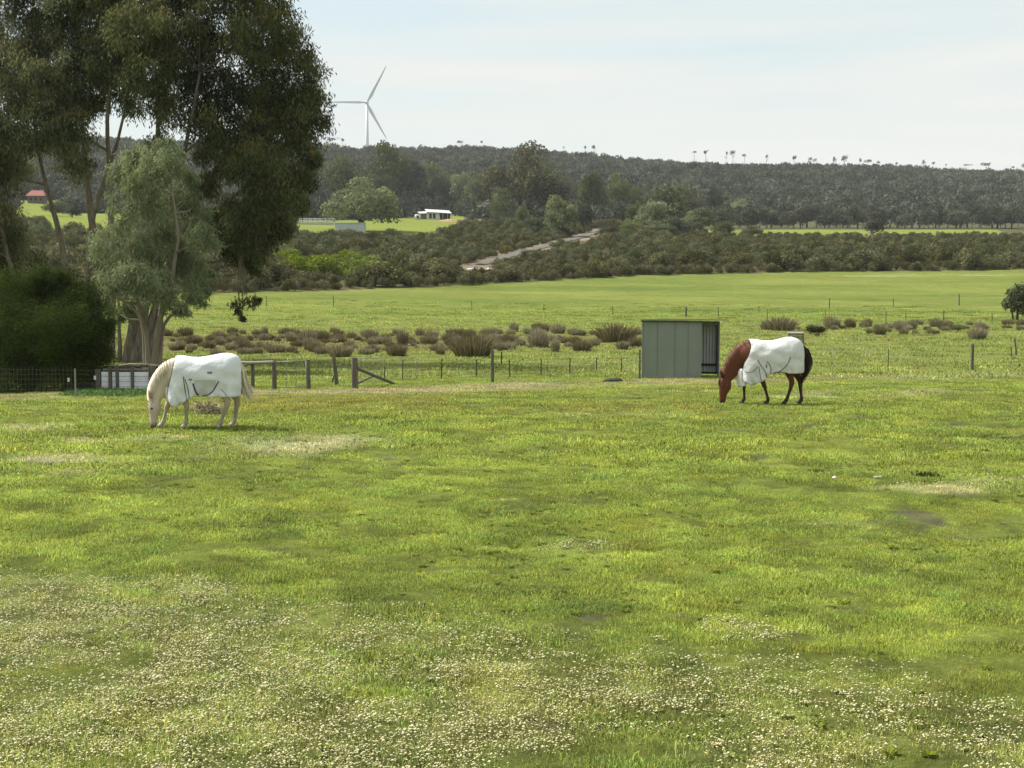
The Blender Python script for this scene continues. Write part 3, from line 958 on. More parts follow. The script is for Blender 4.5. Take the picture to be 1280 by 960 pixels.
for k, (px, by, hp, wp) in enumerate(FILL):
    p = at(px, by, 120); hp *= g.uniform(.9, 1.1)
    kd = ('olive', 'dusk', 'brown', 'olive', 'light')[g.randrange(5)]
    hgt, wid = hp * p.y / FPX, wp * p.y / FPX
    tree_at(p, hgt, wid, g.choice(CR[kd]), TRK[g.randrange(5)], '%s %s tree %s' % ('low' if hp < 30 else 'tall' if hp > 48 else 'mid-height', {'olive': 'olive-green', 'dusk': 'dark grey-green', 'brown': 'brownish', 'light': 'pale green'}[kd], near_of(px)),
            group='trees between the farmhouse and the right meadow', base=g.uniform(.05, .2), depth=wid)

# row of dark trees at the foot of the hill, behind the green strip on the right
g = random.Random(12)
for k in range(46):
    px = 895 + k * 8.8 + g.uniform(-4, 4)
    p = at(px, 285.6 + g.uniform(-1.5, 1.0), 300)
    hgt = g.uniform(20, 33) * p.y / FPX; wid = g.uniform(22, 36) * p.y / FPX
    tree_at(p, hgt, wid, g.choice(CR['darkt'] + CR['dusk']), g.choice([TRK[4], TRK[5], TRK[1], TRK[0]]),
            '%s dark tree behind the right meadow, %s' % ('short' if hgt < 9 else 'tall' if hgt > 10.6 else 'mid-height', zone(px)), name='paddock_edge_tree',
            group='dark trees lining the back of the right meadow', base=g.uniform(.02, .2))
# bleached dead trunks along the same edge
for k in range(17):
    px = (1004, 1018, 1062)[k] if k < 3 else 1112 + (k - 3) * 10.5 + g.uniform(-4, 4)
    p = at(px, 285.5 + g.uniform(-.5, .6), 300)
    hh = g.uniform(6, 15) * p.y / FPX
    m = MB()
    lean = g.uniform(-.25, .25)
    m.tube([(0, 0, -.3), (lean * hh * .5, 0, hh * .5), (lean * hh, 0, hh)], [.16, .11, .04], 6)
    for q_ in range(3):
        f = g.uniform(.35, .8); a = g.choice((-1, 1))
        m.tube([(lean * hh * f, 0, hh * f), (lean * hh * f + a * hh * .22, g.uniform(-.5, .5), hh * (f + .22))], [.1, .03], 5)
    o = m.build('dead_tree', M['palebark'], smooth=True)
    o.location = p
    tag(o, 'bleached leafless trunk standing before the dark tree row on the right', 'dead tree', 'bleached dead trunks along the right meadow')

# thin trees standing up from the ridge
rz_ = lambda px: next(t_ for lim, t_ in [(450, 'left of the wind turbine'), (650, 'right of the wind turbine'), (720, 'above the largest brownish tree'), (760, 'above the pale-stemmed trees'), (890, 'above the left side of the shed'), (940, 'above the horse shelter doorway'), (1000, 'above the chestnut horse'), (1060, 'above the dark mound bush'), (1100, 'above the lone meadow tree'), (1190, 'left of the stout right post'), (9999, 'towards the right edge')] if px < lim)
RIDGE = [(430, 178, 9, 8), (416, 178, 11, 12), (575, 180, 7, 7), (602, 180, 6, 6), (704, 186, 5, 5), (731, 187, 11, 6), (741, 188, 9, 8), (866, 192, 5, 8), (880, 194, 8, 7), (906, 195, 11, 5),
         (914, 196, 13, 7), (928, 197, 9, 7), (956, 199, 8, 6), (990, 201, 9, 6), (1010, 202, 8, 6), (1015, 203, 10, 6), (1039, 204, 14, 9),
         (1052, 204, 14, 9), (1072, 204, 13, 9), (1082, 204, 6, 9), (1095, 205, 7, 6), (1117, 206, 5, 8), (1150, 207, 11, 9), (1162, 207, 7, 8), (1178, 208, 5, 5), (1228, 209, 7, 12), (1204, 208, 5, 10), (1262, 211, 6, 9), (1275, 211, 9, 12)]
um = [crown_mesh('crown', M['dusk'], 1300 + k, npad=4 + k % 4, nleaf=150, L=.16, W=.08, flat=.4 + .15 * (k % 3), padr=(.10, .26), low=-.3) for k in range(9)]
for (px, by, hp, wp) in RIDGE:
    D = 1490
    x_ = (px - 640) / FPX * D
    z0 = float(H(x_, D))
    _, pyt = 0, 0
    hp *= random.uniform(.5, .9); wp *= random.uniform(.6, 1.35)
    top = P(px, by - hp, D).z
    hgt = max(top - z0, 6)
    wid = wp * D / FPX
    tt = tree_at((x_, D, z0), hgt, wid, random.choice(um), random.choice(TUM), '%s thin tree silhouetted on the ridge, %s' % ('very small' if hp < 7 else 'tallest' if hp > 12 else 'small', rz_(px)), name='ridge_tree',
            group='lone trees on the ridge skyline', base=1 - min(.75, .85 * hp / (hgt * FPX / D)))
    for o in tt.children:
        if o.name.startswith('trunk'): o.scale = (13, 13, hgt)

# ------------------------------------------------------------------ big foreground trees
def big_tree(name, label, D, stems, clusters, leafmat, barkmat, L, W, droop, nsub, nper, seed, tip=0.0, tipfun=None, rscale=1.0, spread=.25, base_r=.3, tbase=.35, limb_r=.07, zsq=.85, cat='tree'):
    g = np.random.default_rng(seed)
    random.seed(seed)
    b0 = stems[0][0]
    base = P(b0[0], b0[1], D)
    base.z = float(H(base.x, base.y)) - .1
    t = thing(name, base, 0, label, cat)
    SP_ = []
    for st in stems:
        r0 = st[-1]
        pts = []
        jd = random.uniform(-.8, .8)
        for k, (px, py) in enumerate(st[:-1]):
            f = k / max(1, len(st) - 2)
            p = P(px, py, D + jd * f * 2.0)
            if k == 0: p.z = float(H(p.x, p.y)) - .15
            pts.append(p - base)
        # resample smoothly
        fine = []
        for k in range(len(pts) - 1):
            for s_ in range(4):
                f = s_ / 4
                p0 = pts[max(k - 1, 0)]; p1 = pts[k]; p2 = pts[k + 1]; p3 = pts[min(k + 2, len(pts) - 1)]
                q_ = 0.5 * ((2 * p1) + (p2 - p0) * f + (2 * p0 - 5 * p1 + 4 * p2 - p3) * f * f + (3 * p1 - p0 - 3 * p2 + p3) * f ** 3)
                fine.append(q_ + Vector([random.uniform(-.03, .03) for _ in range(3)]))
        fine.append(pts[-1])
        n_ = len(fine)
        rr = [r0 * (1.25 - .25 * min(1, k / 3)) * (1 - .78 * k / (n_ - 1)) for k in range(n_)]
        MB().tube(fine, rr, 10, jitter=.12).build('trunk', barkmat, t, smooth=True)
        for k in range(n_ // 4, n_): SP_.append((fine[k], rr[k]))
    limbs = MB()
    V = []; Q = []; T = []; off = 0
    for ci, cl in enumerate(clusters):
        px, py, rp = cl[:3]
        dj = cl[3] if len(cl) > 3 else random.uniform(-2.2, 2.2)
        c = P(px, py, D + dj) - base
        R = rp * D / FPX * rscale
        if rp <= 10 and name == 'gum_tree':
            SPX = [(P(300, 312, D) - base, .06)]
        else:
            SPX = SP_
        best = min(SPX, key=lambda s: (s[0] - c).length + max(0, s[0].z - c.z + R * .3) * 1.5)
        e = c + Vector((0, 0, R * .2))
        mid_ = (best[0] + e) / 2 + Vector((random.uniform(-.2, .2), random.uniform(-.2, .2), -.12 * (e - best[0]).length * .5))
        lr = min(best[1] * .7, limb_r + .01 * (e - best[0]).length)
        limbs.tube([best[0], mid_, e], [lr, lr * .7, lr * .3], 6)
        ns = int(nsub * (rp / 50) ** 2) + 5
        spr = spread * min(1, rp / 24)
        u = unit(g.normal(0, 1, (ns, 3)))
        rad = g.uniform(.15, 1, ns) ** .55
        sub = np.array(c) + u * rad[:, None] * R * np.array([1, 1, zsq])
        for s_ in sub[::max(1, ns // 6)]:
            a0 = e; limbs.tube([a0, (a0 + Vector(s_)) / 2 + Vector((0, 0, .08)), Vector(s_)], [lr * .3, lr * .2, .008], 4, cap=False)
        tf = None
        if tipfun is not None:
            tf = lambda cc, c=c, R=R: c.z + R * .35 + 0 * cc[:, 2] + tipfun
        v, q_, tt = hang_leaves(g, sub, (spr, spr, spr * 1.1), nper if rp > 10 else max(12, nper // 5), L, W, droop, tf, tip, tbase + g.normal(0, .10))
        V.append(v); Q.append(q_ + off); T.append(tt); off += len(v)
    me = mesh_np('crown', np.concatenate(V), np.concatenate(Q), attrs={'tint': np.concatenate(T)})
    link('crown', me, t, leafmat)
    limbs.build('branches', barkmat, t, smooth=True)
    return t

big_tree('gum_tree', 'tall dark gum tree with several leaning trunks rising out of the top left corner', 78,
    [[(120, 452), (121, 330), (112, 250), (104, 170), (95, 90), .26], [(138, 452), (141, 320), (137, 230), (135, 150), (142, 60), .22],
     [(98, 452), (82, 330), (66, 262), (50, 200), (40, 130), .20], [(112, 452), (112, 300), (128, 235), (150, 165), (165, 90), .18], [(60, 452), (30, 380), (5, 300), (-10, 200), .22]],
    [(20, 40, 58), (70, 80, 58), (110, 28, 58), (40, 150, 48), (85, 165, 36), (160, 50, 55), (-30, 100, 68), (-2, 215, 40), (-45, 210, 60), (155, 115, 34), (60, -20, 60), (150, -35, 66),
     (5, 180, 48), (-8, 275, 36), (-30, 300, 60), (25, 310, 28), (-10, 340, 40), (105, 120, 34), (50, 100, 45), (115, 70, 45), (95, 205, 24), (140, 75, 34), (75, 125, 36), (0, -60, 70), (100, -80, 70), (100, -30, 60)],
    M['gum'], M['bark'], .26, .062, .55, 50, 118, 501, tip=.35, tipfun=0, limb_r=.07)
big_tree('gum_tree', 'tall dark gum tree with drooping right side reaching towards the wind turbine', 74,
    [[(166, 458), (176, 400), (190, 300), (197, 210), (196, 120), .30], [(178, 458), (196, 380), (226, 290), (262, 225), (300, 165), .26], [(170, 458), (186, 360), (210, 270), (230, 190), (250, 90), .24],
     [(158, 458), (166, 400), (172, 330), (168, 250), .26], [(185, 456), (215, 350), (255, 280), (305, 235), (345, 210), .16], [(150, 458), (149, 400), (146, 340), .12]],
    [(215, 30, 58), (270, 60, 58), (325, 45, 48), (245, 120, 46), (300, 130, 52), (345, 100, 42), (384, 78, 22), (392, 118, 22), (396, 150, 19), (376, 178, 28), (325, 205, 46), (282, 195, 36),
     (345, 245, 38), (303, 262, 34), (325, 298, 30), (275, 275, 22), (230, -15, 60), (305, -15, 52), (250, -70, 62), (190, 85, 40), (207, 135, 26), (384, 222, 20), (392, 195, 13), (360, 60, 26),
     (352, 140, 36), (262, 160, 30), (310, 320, 22), (292, 305, 22), (355, 285, 18), (180, 40, 45), (372, 130, 26), (260, 235, 20), (375, 255, 13), (335, 170, 40), (345, 20, 24), (297, 377, 9, 0), (309, 376, 10, 0), (300, 387, 7, 0), (321, 373, 6, 0), (303, 396, 4, 0), (200, 190, 24), (320, 330, 12)],
    M['gum'], M['bark'], .26, .062, .55, 47, 118, 502, tip=.30, tipfun=0, limb_r=.07)
big_tree('young_gum_tree', 'grey-green gum with yellowish top and pale forked trunks behind the pale horse', 66,
    [[(186, 458), (183, 420), (172, 380), (163, 330), (160, 250), .14], [(190, 458), (198, 410), (212, 360), (222, 300), (215, 240), .15], [(196, 458), (200, 410), (202, 350), (192, 280), (187, 220), .15],
     [(198, 458), (206, 405), (232, 380), (250, 345), .10], [(182, 458), (176, 400), (150, 372), (135, 350), .09]],
    [(182, 203, 28), (158, 213, 21), (208, 212, 25), (235, 230, 22), (170, 245, 30), (212, 250, 33), (243, 262, 22), (158, 275, 22), (190, 285, 34), (228, 295, 34), (252, 300, 20), (135, 305, 22), (128, 335, 20),
     (160, 315, 30), (205, 325, 36), (243, 335, 28), (150, 350, 26), (180, 355, 28), (220, 362, 28), (138, 372, 16), (165, 382, 19), (250, 368, 15), (232, 383, 12), (215, 185, 15), (195, 187, 14), (164, 192, 12), (122, 315, 12), (146, 392, 11), (262, 345, 12)],
    M['grey'], M['gumbark'], .25, .042, .50, 60, 85, 503, tip=.5, tipfun=1.2, spread=.15, limb_r=.035, zsq=1.0, tbase=.38)
big_tree('dark_bush', 'large dense dark green bush behind the wire fence at the left edge', 49,
    [[(40, 488), (38, 440), (45, 380), .12], [(80, 488), (85, 440), (95, 390), .12], [(8, 488), (0, 430), (-5, 380), .12]],
    [(20, 375, 38, 0), (60, 365, 36, 1), (98, 375, 34, 0), (-25, 392, 40, 1), (118, 398, 25, 0), (20, 420, 42, -1), (65, 410, 42, -1.5), (105, 425, 34, -.5), (-30, 440, 50, 0), (30, 462, 36, -1), (78, 458, 34, -1), (112, 452, 26, 0), (-10, 475, 40, 0), (55, 350, 18, .5), (85, 352, 18, .5), (10, 356, 20, 1), (105, 475, 20, .5), (130, 415, 14, 0), (126, 440, 16, 0), (70, 348, 14, 0), (40, 352, 16, 0), (40, 440, 40, 2), (90, 430, 40, 2), (10, 440, 40, 2), (60, 400, 40, 3), (50, 460, 40, 3), (25, 400, 40, 3), (95, 455, 30, 3)],
    M['darkbush'], M['darkbark'], .11, .024, .15, 110, 110, 504, spread=.16, limb_r=.03, cat='bush')
# shrub at the right edge of the pasture
big_tree('shrub', 'dark rounded shrub in the pasture cut off by the right edge', 128,
    [[(1272, 392), (1272, 382), (1275, 370), .12], [(1268, 392), (1262, 380), (1260, 374), .08]],
    [(1270, 366, 11, 0), (1262, 376, 9, 0), (1276, 378, 12, 0), (1284, 366, 14, 0), (1258, 382, 5, 0), (1290, 380, 12, 0), (1266, 385, 7, 0), (1277, 387, 8, 0), (1288, 388, 8, 0)],
    M['olive'], M['darkbark'], .26, .12, .1, 320, 40, 506, spread=.22, limb_r=.03, cat='shrub', tbase=.25)

# ------------------------------------------------------------------ rush clumps on the wet flat
def rush_mesh(seed, n=420):
    g = np.random.default_rng(seed)
    aa = g.random(n) * 6.283; rr = .5 * np.sqrt(g.random(n))
    bx, by = rr * np.cos(aa), rr * np.sin(aa)
    h = (1 - 1.3 * rr ** 2) * g.uniform(.55, 1.0, n)
    lx = bx * .55 + g.normal(0, .09, n); ly = by * .55 + g.normal(0, .09, n)
    fa = g.random(n) * 6.283; w_ = .016 * g.uniform(.6, 1.3, n)
    fx, fy = np.cos(fa) * w_, np.sin(fa) * w_
    z0 = np.full(n, -.06)
    v = np.stack([np.stack([bx - fx, by - fy, z0], -1), np.stack([bx + fx, by + fy, z0], -1),
                  np.stack([bx + lx * .6 + fx, by + ly * .6 + fy, h * .7], -1), np.stack([bx + lx * .6 - fx, by + ly * .6 - fy, h * .7], -1),
                  np.stack([bx + lx * 1.2, by + ly * 1.2, h], -1)], 1).reshape(-1, 3)
    i = np.arange(n)[:, None] * 5
    me = mesh_np('rush_clump', v, quads=i + np.array([[0, 1, 2, 3]]), tris=i + np.array([[3, 2, 4]]), attrs={'tint': np.repeat(g.random(n), 5)})
    me.materials.append(M['rush'])
    return me
RM = [rush_mesh(600 + k) for k in range(6)]
g = random.Random(44)
SPEC = [(503, 432, 18, 22, 'upright brown rush clump standing alone left of the middle'), (590, 446, 60, 30, 'widest brown rush mound left of the shed, near the tall fence post'),
        (672, 434, 28, 25, 'rounded brown rush mound between the tall fence post and the shed'), (770, 428, 60, 24, 'dark spreading rush mound just left of the shed'),
        (694, 440, 14, 18, 'small rush tuft right of the rounded brown mound'), (385, 430, 26, 20, 'brown rush mound above the wire gate'),
        (1040, 411, 24, 17, 'brown rush mound above the dark mound behind the chestnut horse'), (1100, 419, 18, 13, 'small round dark rush clump alone in front of the right row'),
        (1222, 424, 28, 16, 'straw-coloured rush clump alone in front of the right row'), (975, 413, 50, 17, 'long flat-topped brown rush row behind the chestnut horse')]
def rush(px, py, wp, hp, lab, group=None):
    p = at(px, py, 40)
    wd, hh = wp * p.y / FPX, hp * p.y / FPX
    n_ = max(1, int(round(wd / max(hh, .5) / 1.6)))
    o = link('rush_clump', g.choice(RM), loc=p)
    o.scale = (wd * .66, max(.8, min(wd, 1.5 * hh)) * .75, hh * 1.2)
    o.rotation_euler = (0, 0, 0)
    tag(o, lab, 'rushes', group)
for s in SPEC: rush(*s)
for k in range(100):
    r_ = g.random()
    if r_ < .44:
        px = g.uniform(225, 640); py = 417 + 29 * g.random() ** .8 - (px > 500) * 2; gl = ('', 'rush clumps on the wet flat')
    elif r_ < .70:
        px = g.uniform(600, 800); py = g.choice((g.uniform(414, 420), g.uniform(424, 440))); gl = ('', 'rush clumps on the wet flat')
    else:
        px = g.uniform(945, 1290); py = g.uniform(406, 413); gl = ('brown rush clump in the scattered row behind the chestnut horse', 'rush clumps in the right-hand row')
    sz = g.uniform(.6, 1.3) * np.interp(py, [405, 445], [.72, 1.1])
    rw, rh = g.uniform(14, 30) * sz, g.uniform(8, 15) * sz
    where = next(t_ for lim, t_ in [(300, 'above the pale horse'), (350, 'above the timber rails'), (430, 'above the wire gate'), (500, 'above the strainer post'), (560, 'left of the widest rush mound'), (620, 'around the widest rush mound'), (680, 'just right of the tall fence post'), (740, 'midway between tall post and shed'), (810, 'just left of the shed'),
                                    (1010, 'behind the rump of the chestnut horse'), (1080, 'right of the slatted crate'), (1160, 'left of the stout right post'), (1230, 'behind the stout right post'), (9999, 'at the right edge')] if px < lim)
    row = 'back-row' if py < (422 if px < 800 else 409) else 'front-row' if py > (436 if px < 800 else 411.5) else 'middle-row'
    rush(px, py, rw, rh, '%s %s brown rush clump %s' % ('small' if rw < 17 else 'broad' if rw > 25 else 'mid-sized', row, where), gl[1])
bx_, by_ = wedge(26000, 66, 125, half=20, seed=46)
bpx, bpy_ = project(bx_, by_, H(bx_, by_, False))
bgn = np.random.default_rng(47)
band = np.abs(bpy_ - np.interp(bpx, [0, 300, 700, 1280], [431, 430, 427, 409])) / np.interp(bpx, [0, 640, 700, 1280], [13, 12, 9, 4])
bk = (band < 1) & (bgn.random(len(bx_)) < np.clip((fbm(bx_, by_, 7, 71, 3) - np.interp(bpx, [200, 640, 700, 900, 1280], [.25, .33, .45, .58, .42])) * 5, 0, 1) * np.interp(bpx, [190, 230, 800, 900, 1280], [0, .08, .08, .06, .06]))
bx_, by_ = bx_[bk], by_[bk]
gn_scatter('rush_bed', np.stack([bx_, by_, H(bx_, by_)], -1), bgn.uniform(.18, .6, len(bx_)), bgn.random(len(bx_)) * 6.28, bgn.integers(0, 6, len(bx_)), RM)
o = link('dark_mound_bush', crown_mesh('dark_mound_bush', M['darkbush'], 777, npad=8, nleaf=1400, L=.1, W=.06, flat=.6, padr=(.25, .35), low=0), loc=at(1022, 418, 40))
o.scale = (1.35, 1.1, .62); tag(o, 'low dark rounded bush to the right of the slatted crate', 'bush')
# ------------------------------------------------------------------ dirt track and sand
def ribbon(name, pts, wid, mat, lift=.05, jag=.3):
    V = []; F = []
    dense = []
    for a, b in zip(pts[:-1], pts[1:]):
        n_ = max(2, int((b - a).length / 3))
        for k in range(n_): dense.append(a.lerp(b, k / n_))
    dense.append(pts[-1])
    for k in range(2):
        dense = [dense[0]] + [(dense[i - 1] + dense[i] * 2 + dense[i + 1]) / 4 for i in range(1, len(dense) - 1)] + [dense[-1]]
    nc = 6
    for i, p in enumerate(dense):
        t_ = (dense[min(i + 1, len(dense) - 1)] - dense[max(i - 1, 0)]); t_.z = 0; t_.normalize()
        s_ = Vector((t_.y, -t_.x, 0))
        w_ = wid * (1 + jag * (random.random() - .5))
        for k in range(nc):
            f = k / (nc - 1) - .5
            q_ = p + s_ * f * w_
            V.append((q_.x, q_.y, float(H(q_.x, q_.y, True)) + lift + .10 * (1 - 4 * f * f)))
    for i in range(len(dense) - 1):
        for k in range(nc - 1):
            a = i * nc + k
            F.append((a, a + 1, a + nc + 1, a + nc))
    return link(name, mesh_np(name, V, F, smooth=True), mats=mat)
M['track'] = simple('track_gravel', (.105, .10, .09), .95, .25, .8, .5, 8, dirt=(.11, .095, .075), dirt_amt=.5, dscale=.3)
M['sand'] = simple('pale_sand', (.46, .45, .41), .95, .15, 2, .4, 8, dirt=(.35, .32, .25), dirt_amt=.6, dscale=.8)
tag(ribbon('dirt_track', TRACK[1:], 2.3, M['track'], lift=.12, jag=.6), kind='structure')
M['clay'] = simple('orange_clay', (.33, .19, .115), .95, .2, 1.2, .4, 8, dirt=(.22, .17, .12), dirt_amt=.6, dscale=.6)
def patch(name, px0, px1, by, depth, hgt, mat):
    """a low irregular mound of earth lying on the ground"""
    p = at((px0 + px1) / 2, by, 60)
    wd = (px1 - px0) * p.y / FPX
    V = []; F = []; n_ = 16
    for i in range(7):
        for k in range(n_):
            a = 2 * math.pi * k / n_; r_ = i / 6
            wob = 1 + .22 * math.sin(a * 3 + 1) * r_ + .12 * math.sin(a * 7)
            X = p.x + math.cos(a) * r_ * wd / 2 * wob; Y = p.y + depth / 2 + math.sin(a) * r_ * depth / 2 * wob
            V.append((X, Y, float(H(X, Y)) - .06 + hgt * (1 - r_ ** 1.6) * (.8 + .4 * random.random())))
    for i in range(6):
        for k in range(n_):
            k2 = (k + 1) % n_
            F.append((i * n_ + k, (i + 1) * n_ + k, (i + 1) * n_ + k2, i * n_ + k2))
    return tag(link(name, mesh_np(name, V, F, smooth=True), mats=mat), kind='structure')
patch('sand_bank', 580, 607, 338.5, 9, .25, M['sand'])
patch('sand_bank', 605, 620, 337, 6, .15, M['sand'])
patch('clay_bank', 582, 613, 281, 6, 1.9, M['clay'])
patch('clay_bank', 546, 580, 277, 8, .9, M['clay'])
o = link('golden_bush', CR['gold'][0], loc=at(634, 317.5, 60) + Vector((0, 0, -.2)))
o.scale = (1.3, 1.3, 1.9); tag(o, 'small golden yellow bush beside the dirt track', 'bush')

# ------------------------------------------------------------------ wind turbine
M['turb'] = simple('turbine_paint', (.62, .63, .64), .4, .04, 1)
def turbine():
    D = 2200
    hub = P(458.3, 128, D)
    bx, by = hub.x, D + 4
    bz = float(H(bx, by))
    t = thing('wind_turbine', (bx, by, bz), 0, 'three-bladed wind turbine standing behind the wooded ridge', 'wind turbine')
    hz = hub.z - bz
    MB().tube([(0, 0, -2), (0, 0, hz * .5), (0, 0, hz - 2)], [2.9, 2.5, 1.7], 24).build('tower', M['turb'], t, smooth=True)
    n_ = MB(); n_.box((0, 1.5, 0), (4.0, 11, 4.2)); na_ = n_.build('nacelle', M['turb'], t, bevel=.5); na_.location = (0, 0, hz)
    h_ = MB().tube([(0, -4.0, 0), (0, -5.0, 0), (0, -6.6, 0), (0, -7.4, 0)], [1.9, 2.1, 1.5, .3], 16).build('hub', M['turb'], t, smooth=True); h_.location = (0, 0, hz)
    V = []; F = []
    st = [(1.5, 1.3, 1.2), (5, 1.6, 1.0), (12, 2.5, .7), (25, 1.8, .45), (42, 1.25, .28), (54, .8, .16), (58.5, .25, .06)]
    for i, (r_, ch, th) in enumerate(st):
        tw = math.radians(24 * (1 - i / 6))
        for k in range(12):
            a = 2 * math.pi * k / 12
            x_, y_ = math.cos(a) * ch + ch * .3, math.sin(a) * th
            V.append((x_ * math.cos(tw) - y_ * math.sin(tw), x_ * math.sin(tw) + y_ * math.cos(tw) - .6 * (r_ / 58) ** 2 * 3, r_))
    for i in range(6):
        for k in range(12):
            F.append((i * 12 + k, i * 12 + (k + 1) % 12, (i + 1) * 12 + (k + 1) % 12, (i + 1) * 12 + k))
    me = mesh_np('blade', V, F, smooth=True); me.materials.append(M['turb'])
    for a in (61, 180, -61):
        b_ = link('blade', me, t)
        b_.location = (0, -5.2, hz)
        b_.rotation_euler = (0, math.radians(90 - a), 0)
turbine()

# ------------------------------------------------------------------ horse shelter
M['zinc'] = simple('grey_green_sheet', (.225, .255, .225), .85, .05, 1.5, .05, 20, dirt=(.24, .245, .22), dirt_amt=.6, spec=.08)
M['innersheet'] = simple('inner_sheet', (.50, .50, .52), .5, .08, 3, spec=.3)
M['trimsheet'] = simple('pale_trim', (.22, .25, .22), .5, .05, 3)
M['darkframe'] = simple('dark_frame', (.035, .037, .035), .6, .1, 6)
M['seam'] = simple('sheet_seam', (.11, .13, .115), .8, .1, 6)
def shelter():
    W_, L_, HB, HF = 2.20, 2.75, 2.12, 2.02
    B = ground(876.5, 56.0); a = math.radians(21)
    z = B.z
    # local frame: x along the near wall towards the right, y away from the viewer
    cx = Vector((math.cos(a), -math.sin(a), 0)); cy = Vector((math.sin(a), math.cos(a), 0))
    o0 = B - cx * W_
    t = thing('horse_shelter', (o0.x, o0.y, z), -a, 'grey-green sheet metal horse shelter with its open side to the right', 'shed')
    # near wall: three sheets with shallow ribs, joints recessed
    def sheet(x0, x1, y, hgt, amp, pitch, mat, name='wall_panel', z0=.03, axis='x'):
        n_ = max(8, int((x1 - x0) / pitch * 6)); V = []; F = []
        for k in range(n_ + 1):
            u = x0 + (x1 - x0) * k / n_
            ph = (u / pitch) % 1
            d = amp * (1 if ph < .18 else 0) if amp < .012 else amp * math.sin(ph * 6.283)
            if k in (0, n_): d = amp
            for zz in (z0, hgt):
                V.append((u, y - d, zz) if axis == 'x' else (y - d, u, zz))
        for k in range(n_): F.append((2 * k, 2 * k + 2, 2 * k + 3, 2 * k + 1))
        me = mesh_np(name, V, F)
        o = link(name, me, t, mat)
        s_ = o.modifiers.new('thick', 'SOLIDIFY'); s_.thickness = .004
        return o
    for x0, x1, dy in ((0.0, .565, 0), (.555, 1.225, .006), (1.215, 1.725, 0), (1.715, W_ - .03, .006)):
        sheet(x0, x1, -dy, HB, .005, .28, M['zinc'])
    for xs_ in (.56, 1.22, 1.72):
        MB().box((xs_, -.0125, HB / 2 + .01), (.014, .006, HB - .05)).build('seam', M['seam'], t)
    for x0, x1 in ((0, .73), (.735, 1.46), (1.465, W_)):
        sheet(x0, x1, L_, HF, .016, .115, M['innersheet'], 'back_panel')
    for y0, y1 in ((.01, .9), (.905, 1.8), (1.805, L_)):
        sheet(y0, y1, 0, HF, .007, .19, M['zinc'], 'end_panel', axis='y')
    f = lambda nm, a_, b_, w_, th, mt: MB().bar(a_, b_, w_, th).build(nm, mt, t, bevel=.004)
    f('corner_post', (W_ - .02, -.012, -.1), (W_ - .02, -.012, HB + .01), .06, .05, M['zinc'])
    f('corner_post', (W_ + .01, L_ - .02, -.1), (W_ + .01, L_ - .02, HF), .07, .07, M['trimsheet'])
    f('corner_post', (-.012, -.012, -.1), (-.012, -.012, HB), .04, .04, M['zinc'])
    f('door_frame', (W_ - .03, L_ - .12, 0), (W_ - .03, L_ - .12, HF), .06, .06, M['darkframe'])
    f('header', (W_ - .02, .03, HB - .07), (W_ - .02, L_ - .06, HF - .07), .05, .13, M['darkframe'])
    f('rail', (W_ * .5, L_ - .06, .36), (W_ - .02, L_ - .06, .36), .05, .09, M['darkframe'])
    f('rail', (0.02, L_ - .06, .36), (W_ * .5 - .004, L_ - .06, .36), .05, .09, M['darkframe'])
    f('bottom_plate', (.02, L_ - .06, .05), (W_ - .04, L_ - .06, .05), .06, .08, M['darkframe'])
    f('skirting', (.02, -.02, .03), (W_ - .06, -.02, .03), .02, .07, M['zinc'])
    # roof sheet with overhang to the open side
    r_ = MB(); r_.box((W_ / 2 + .12, L_ / 2, 0), (W_ + .40, L_ + .16, .035))
    ro = r_.build('roof', M['trimsheet'], t); ro.location = (0, 0, HB + .03); ro.rotation_euler = (math.radians(-2.0), math.radians(-.5), 0)
    g_ = MB().box((W_ / 2 + .0, -.09, 0), (W_ + .10, .02, .05)).build('roof_edge', M['darkframe'], t); g_.location = (0, -.002, HB - .02)
shelter()

# ------------------------------------------------------------------ fences
def post_pts(px, y0, y1):
    b_ = at(px, y1, 20); h_ = (y1 - y0) * b_.y / FPX
    return b_, h_
def add_post(t, px, y0, y1, wpx, mat, name='post', lean=0.0, base=None):
    b_, h_ = post_pts(px, y0, y1)
    r_ = max(.5 * wpx * b_.y / FPX, .012)
    o0 = t.location
    m = MB(); v = b_ - o0
    m.tube([v + Vector((0, 0, -.25)), v + Vector((lean * h_ * .5, 0, h_ * .5)), v + Vector((lean * h_, 0, h_))], [r_ * 1.05, r_, r_ * .93], 8, jitter=.12)
    m.build(name, mat, t)
    return v, h_
def wires(t, posts, fr, mat, rad=.004, sag=.02, name='wire'):
    for f in fr:
        m = MB()
        for (a, ha), (b_, hb) in zip(posts[:-1], posts[1:]):
            p, q_ = a + Vector((0, 0, ha * f)), b_ + Vector((0, 0, hb * f))
            m.tube([p, (p + q_) / 2 - Vector((0, 0, sag * (q_ - p).length * .3)), q_], rad, 4, cap=False)
        m.build(name, mat, t)
def fence_thing(name, px, py, label, cat='fence'):
    return thing(name, at(px, py, 20), 0, label, cat)

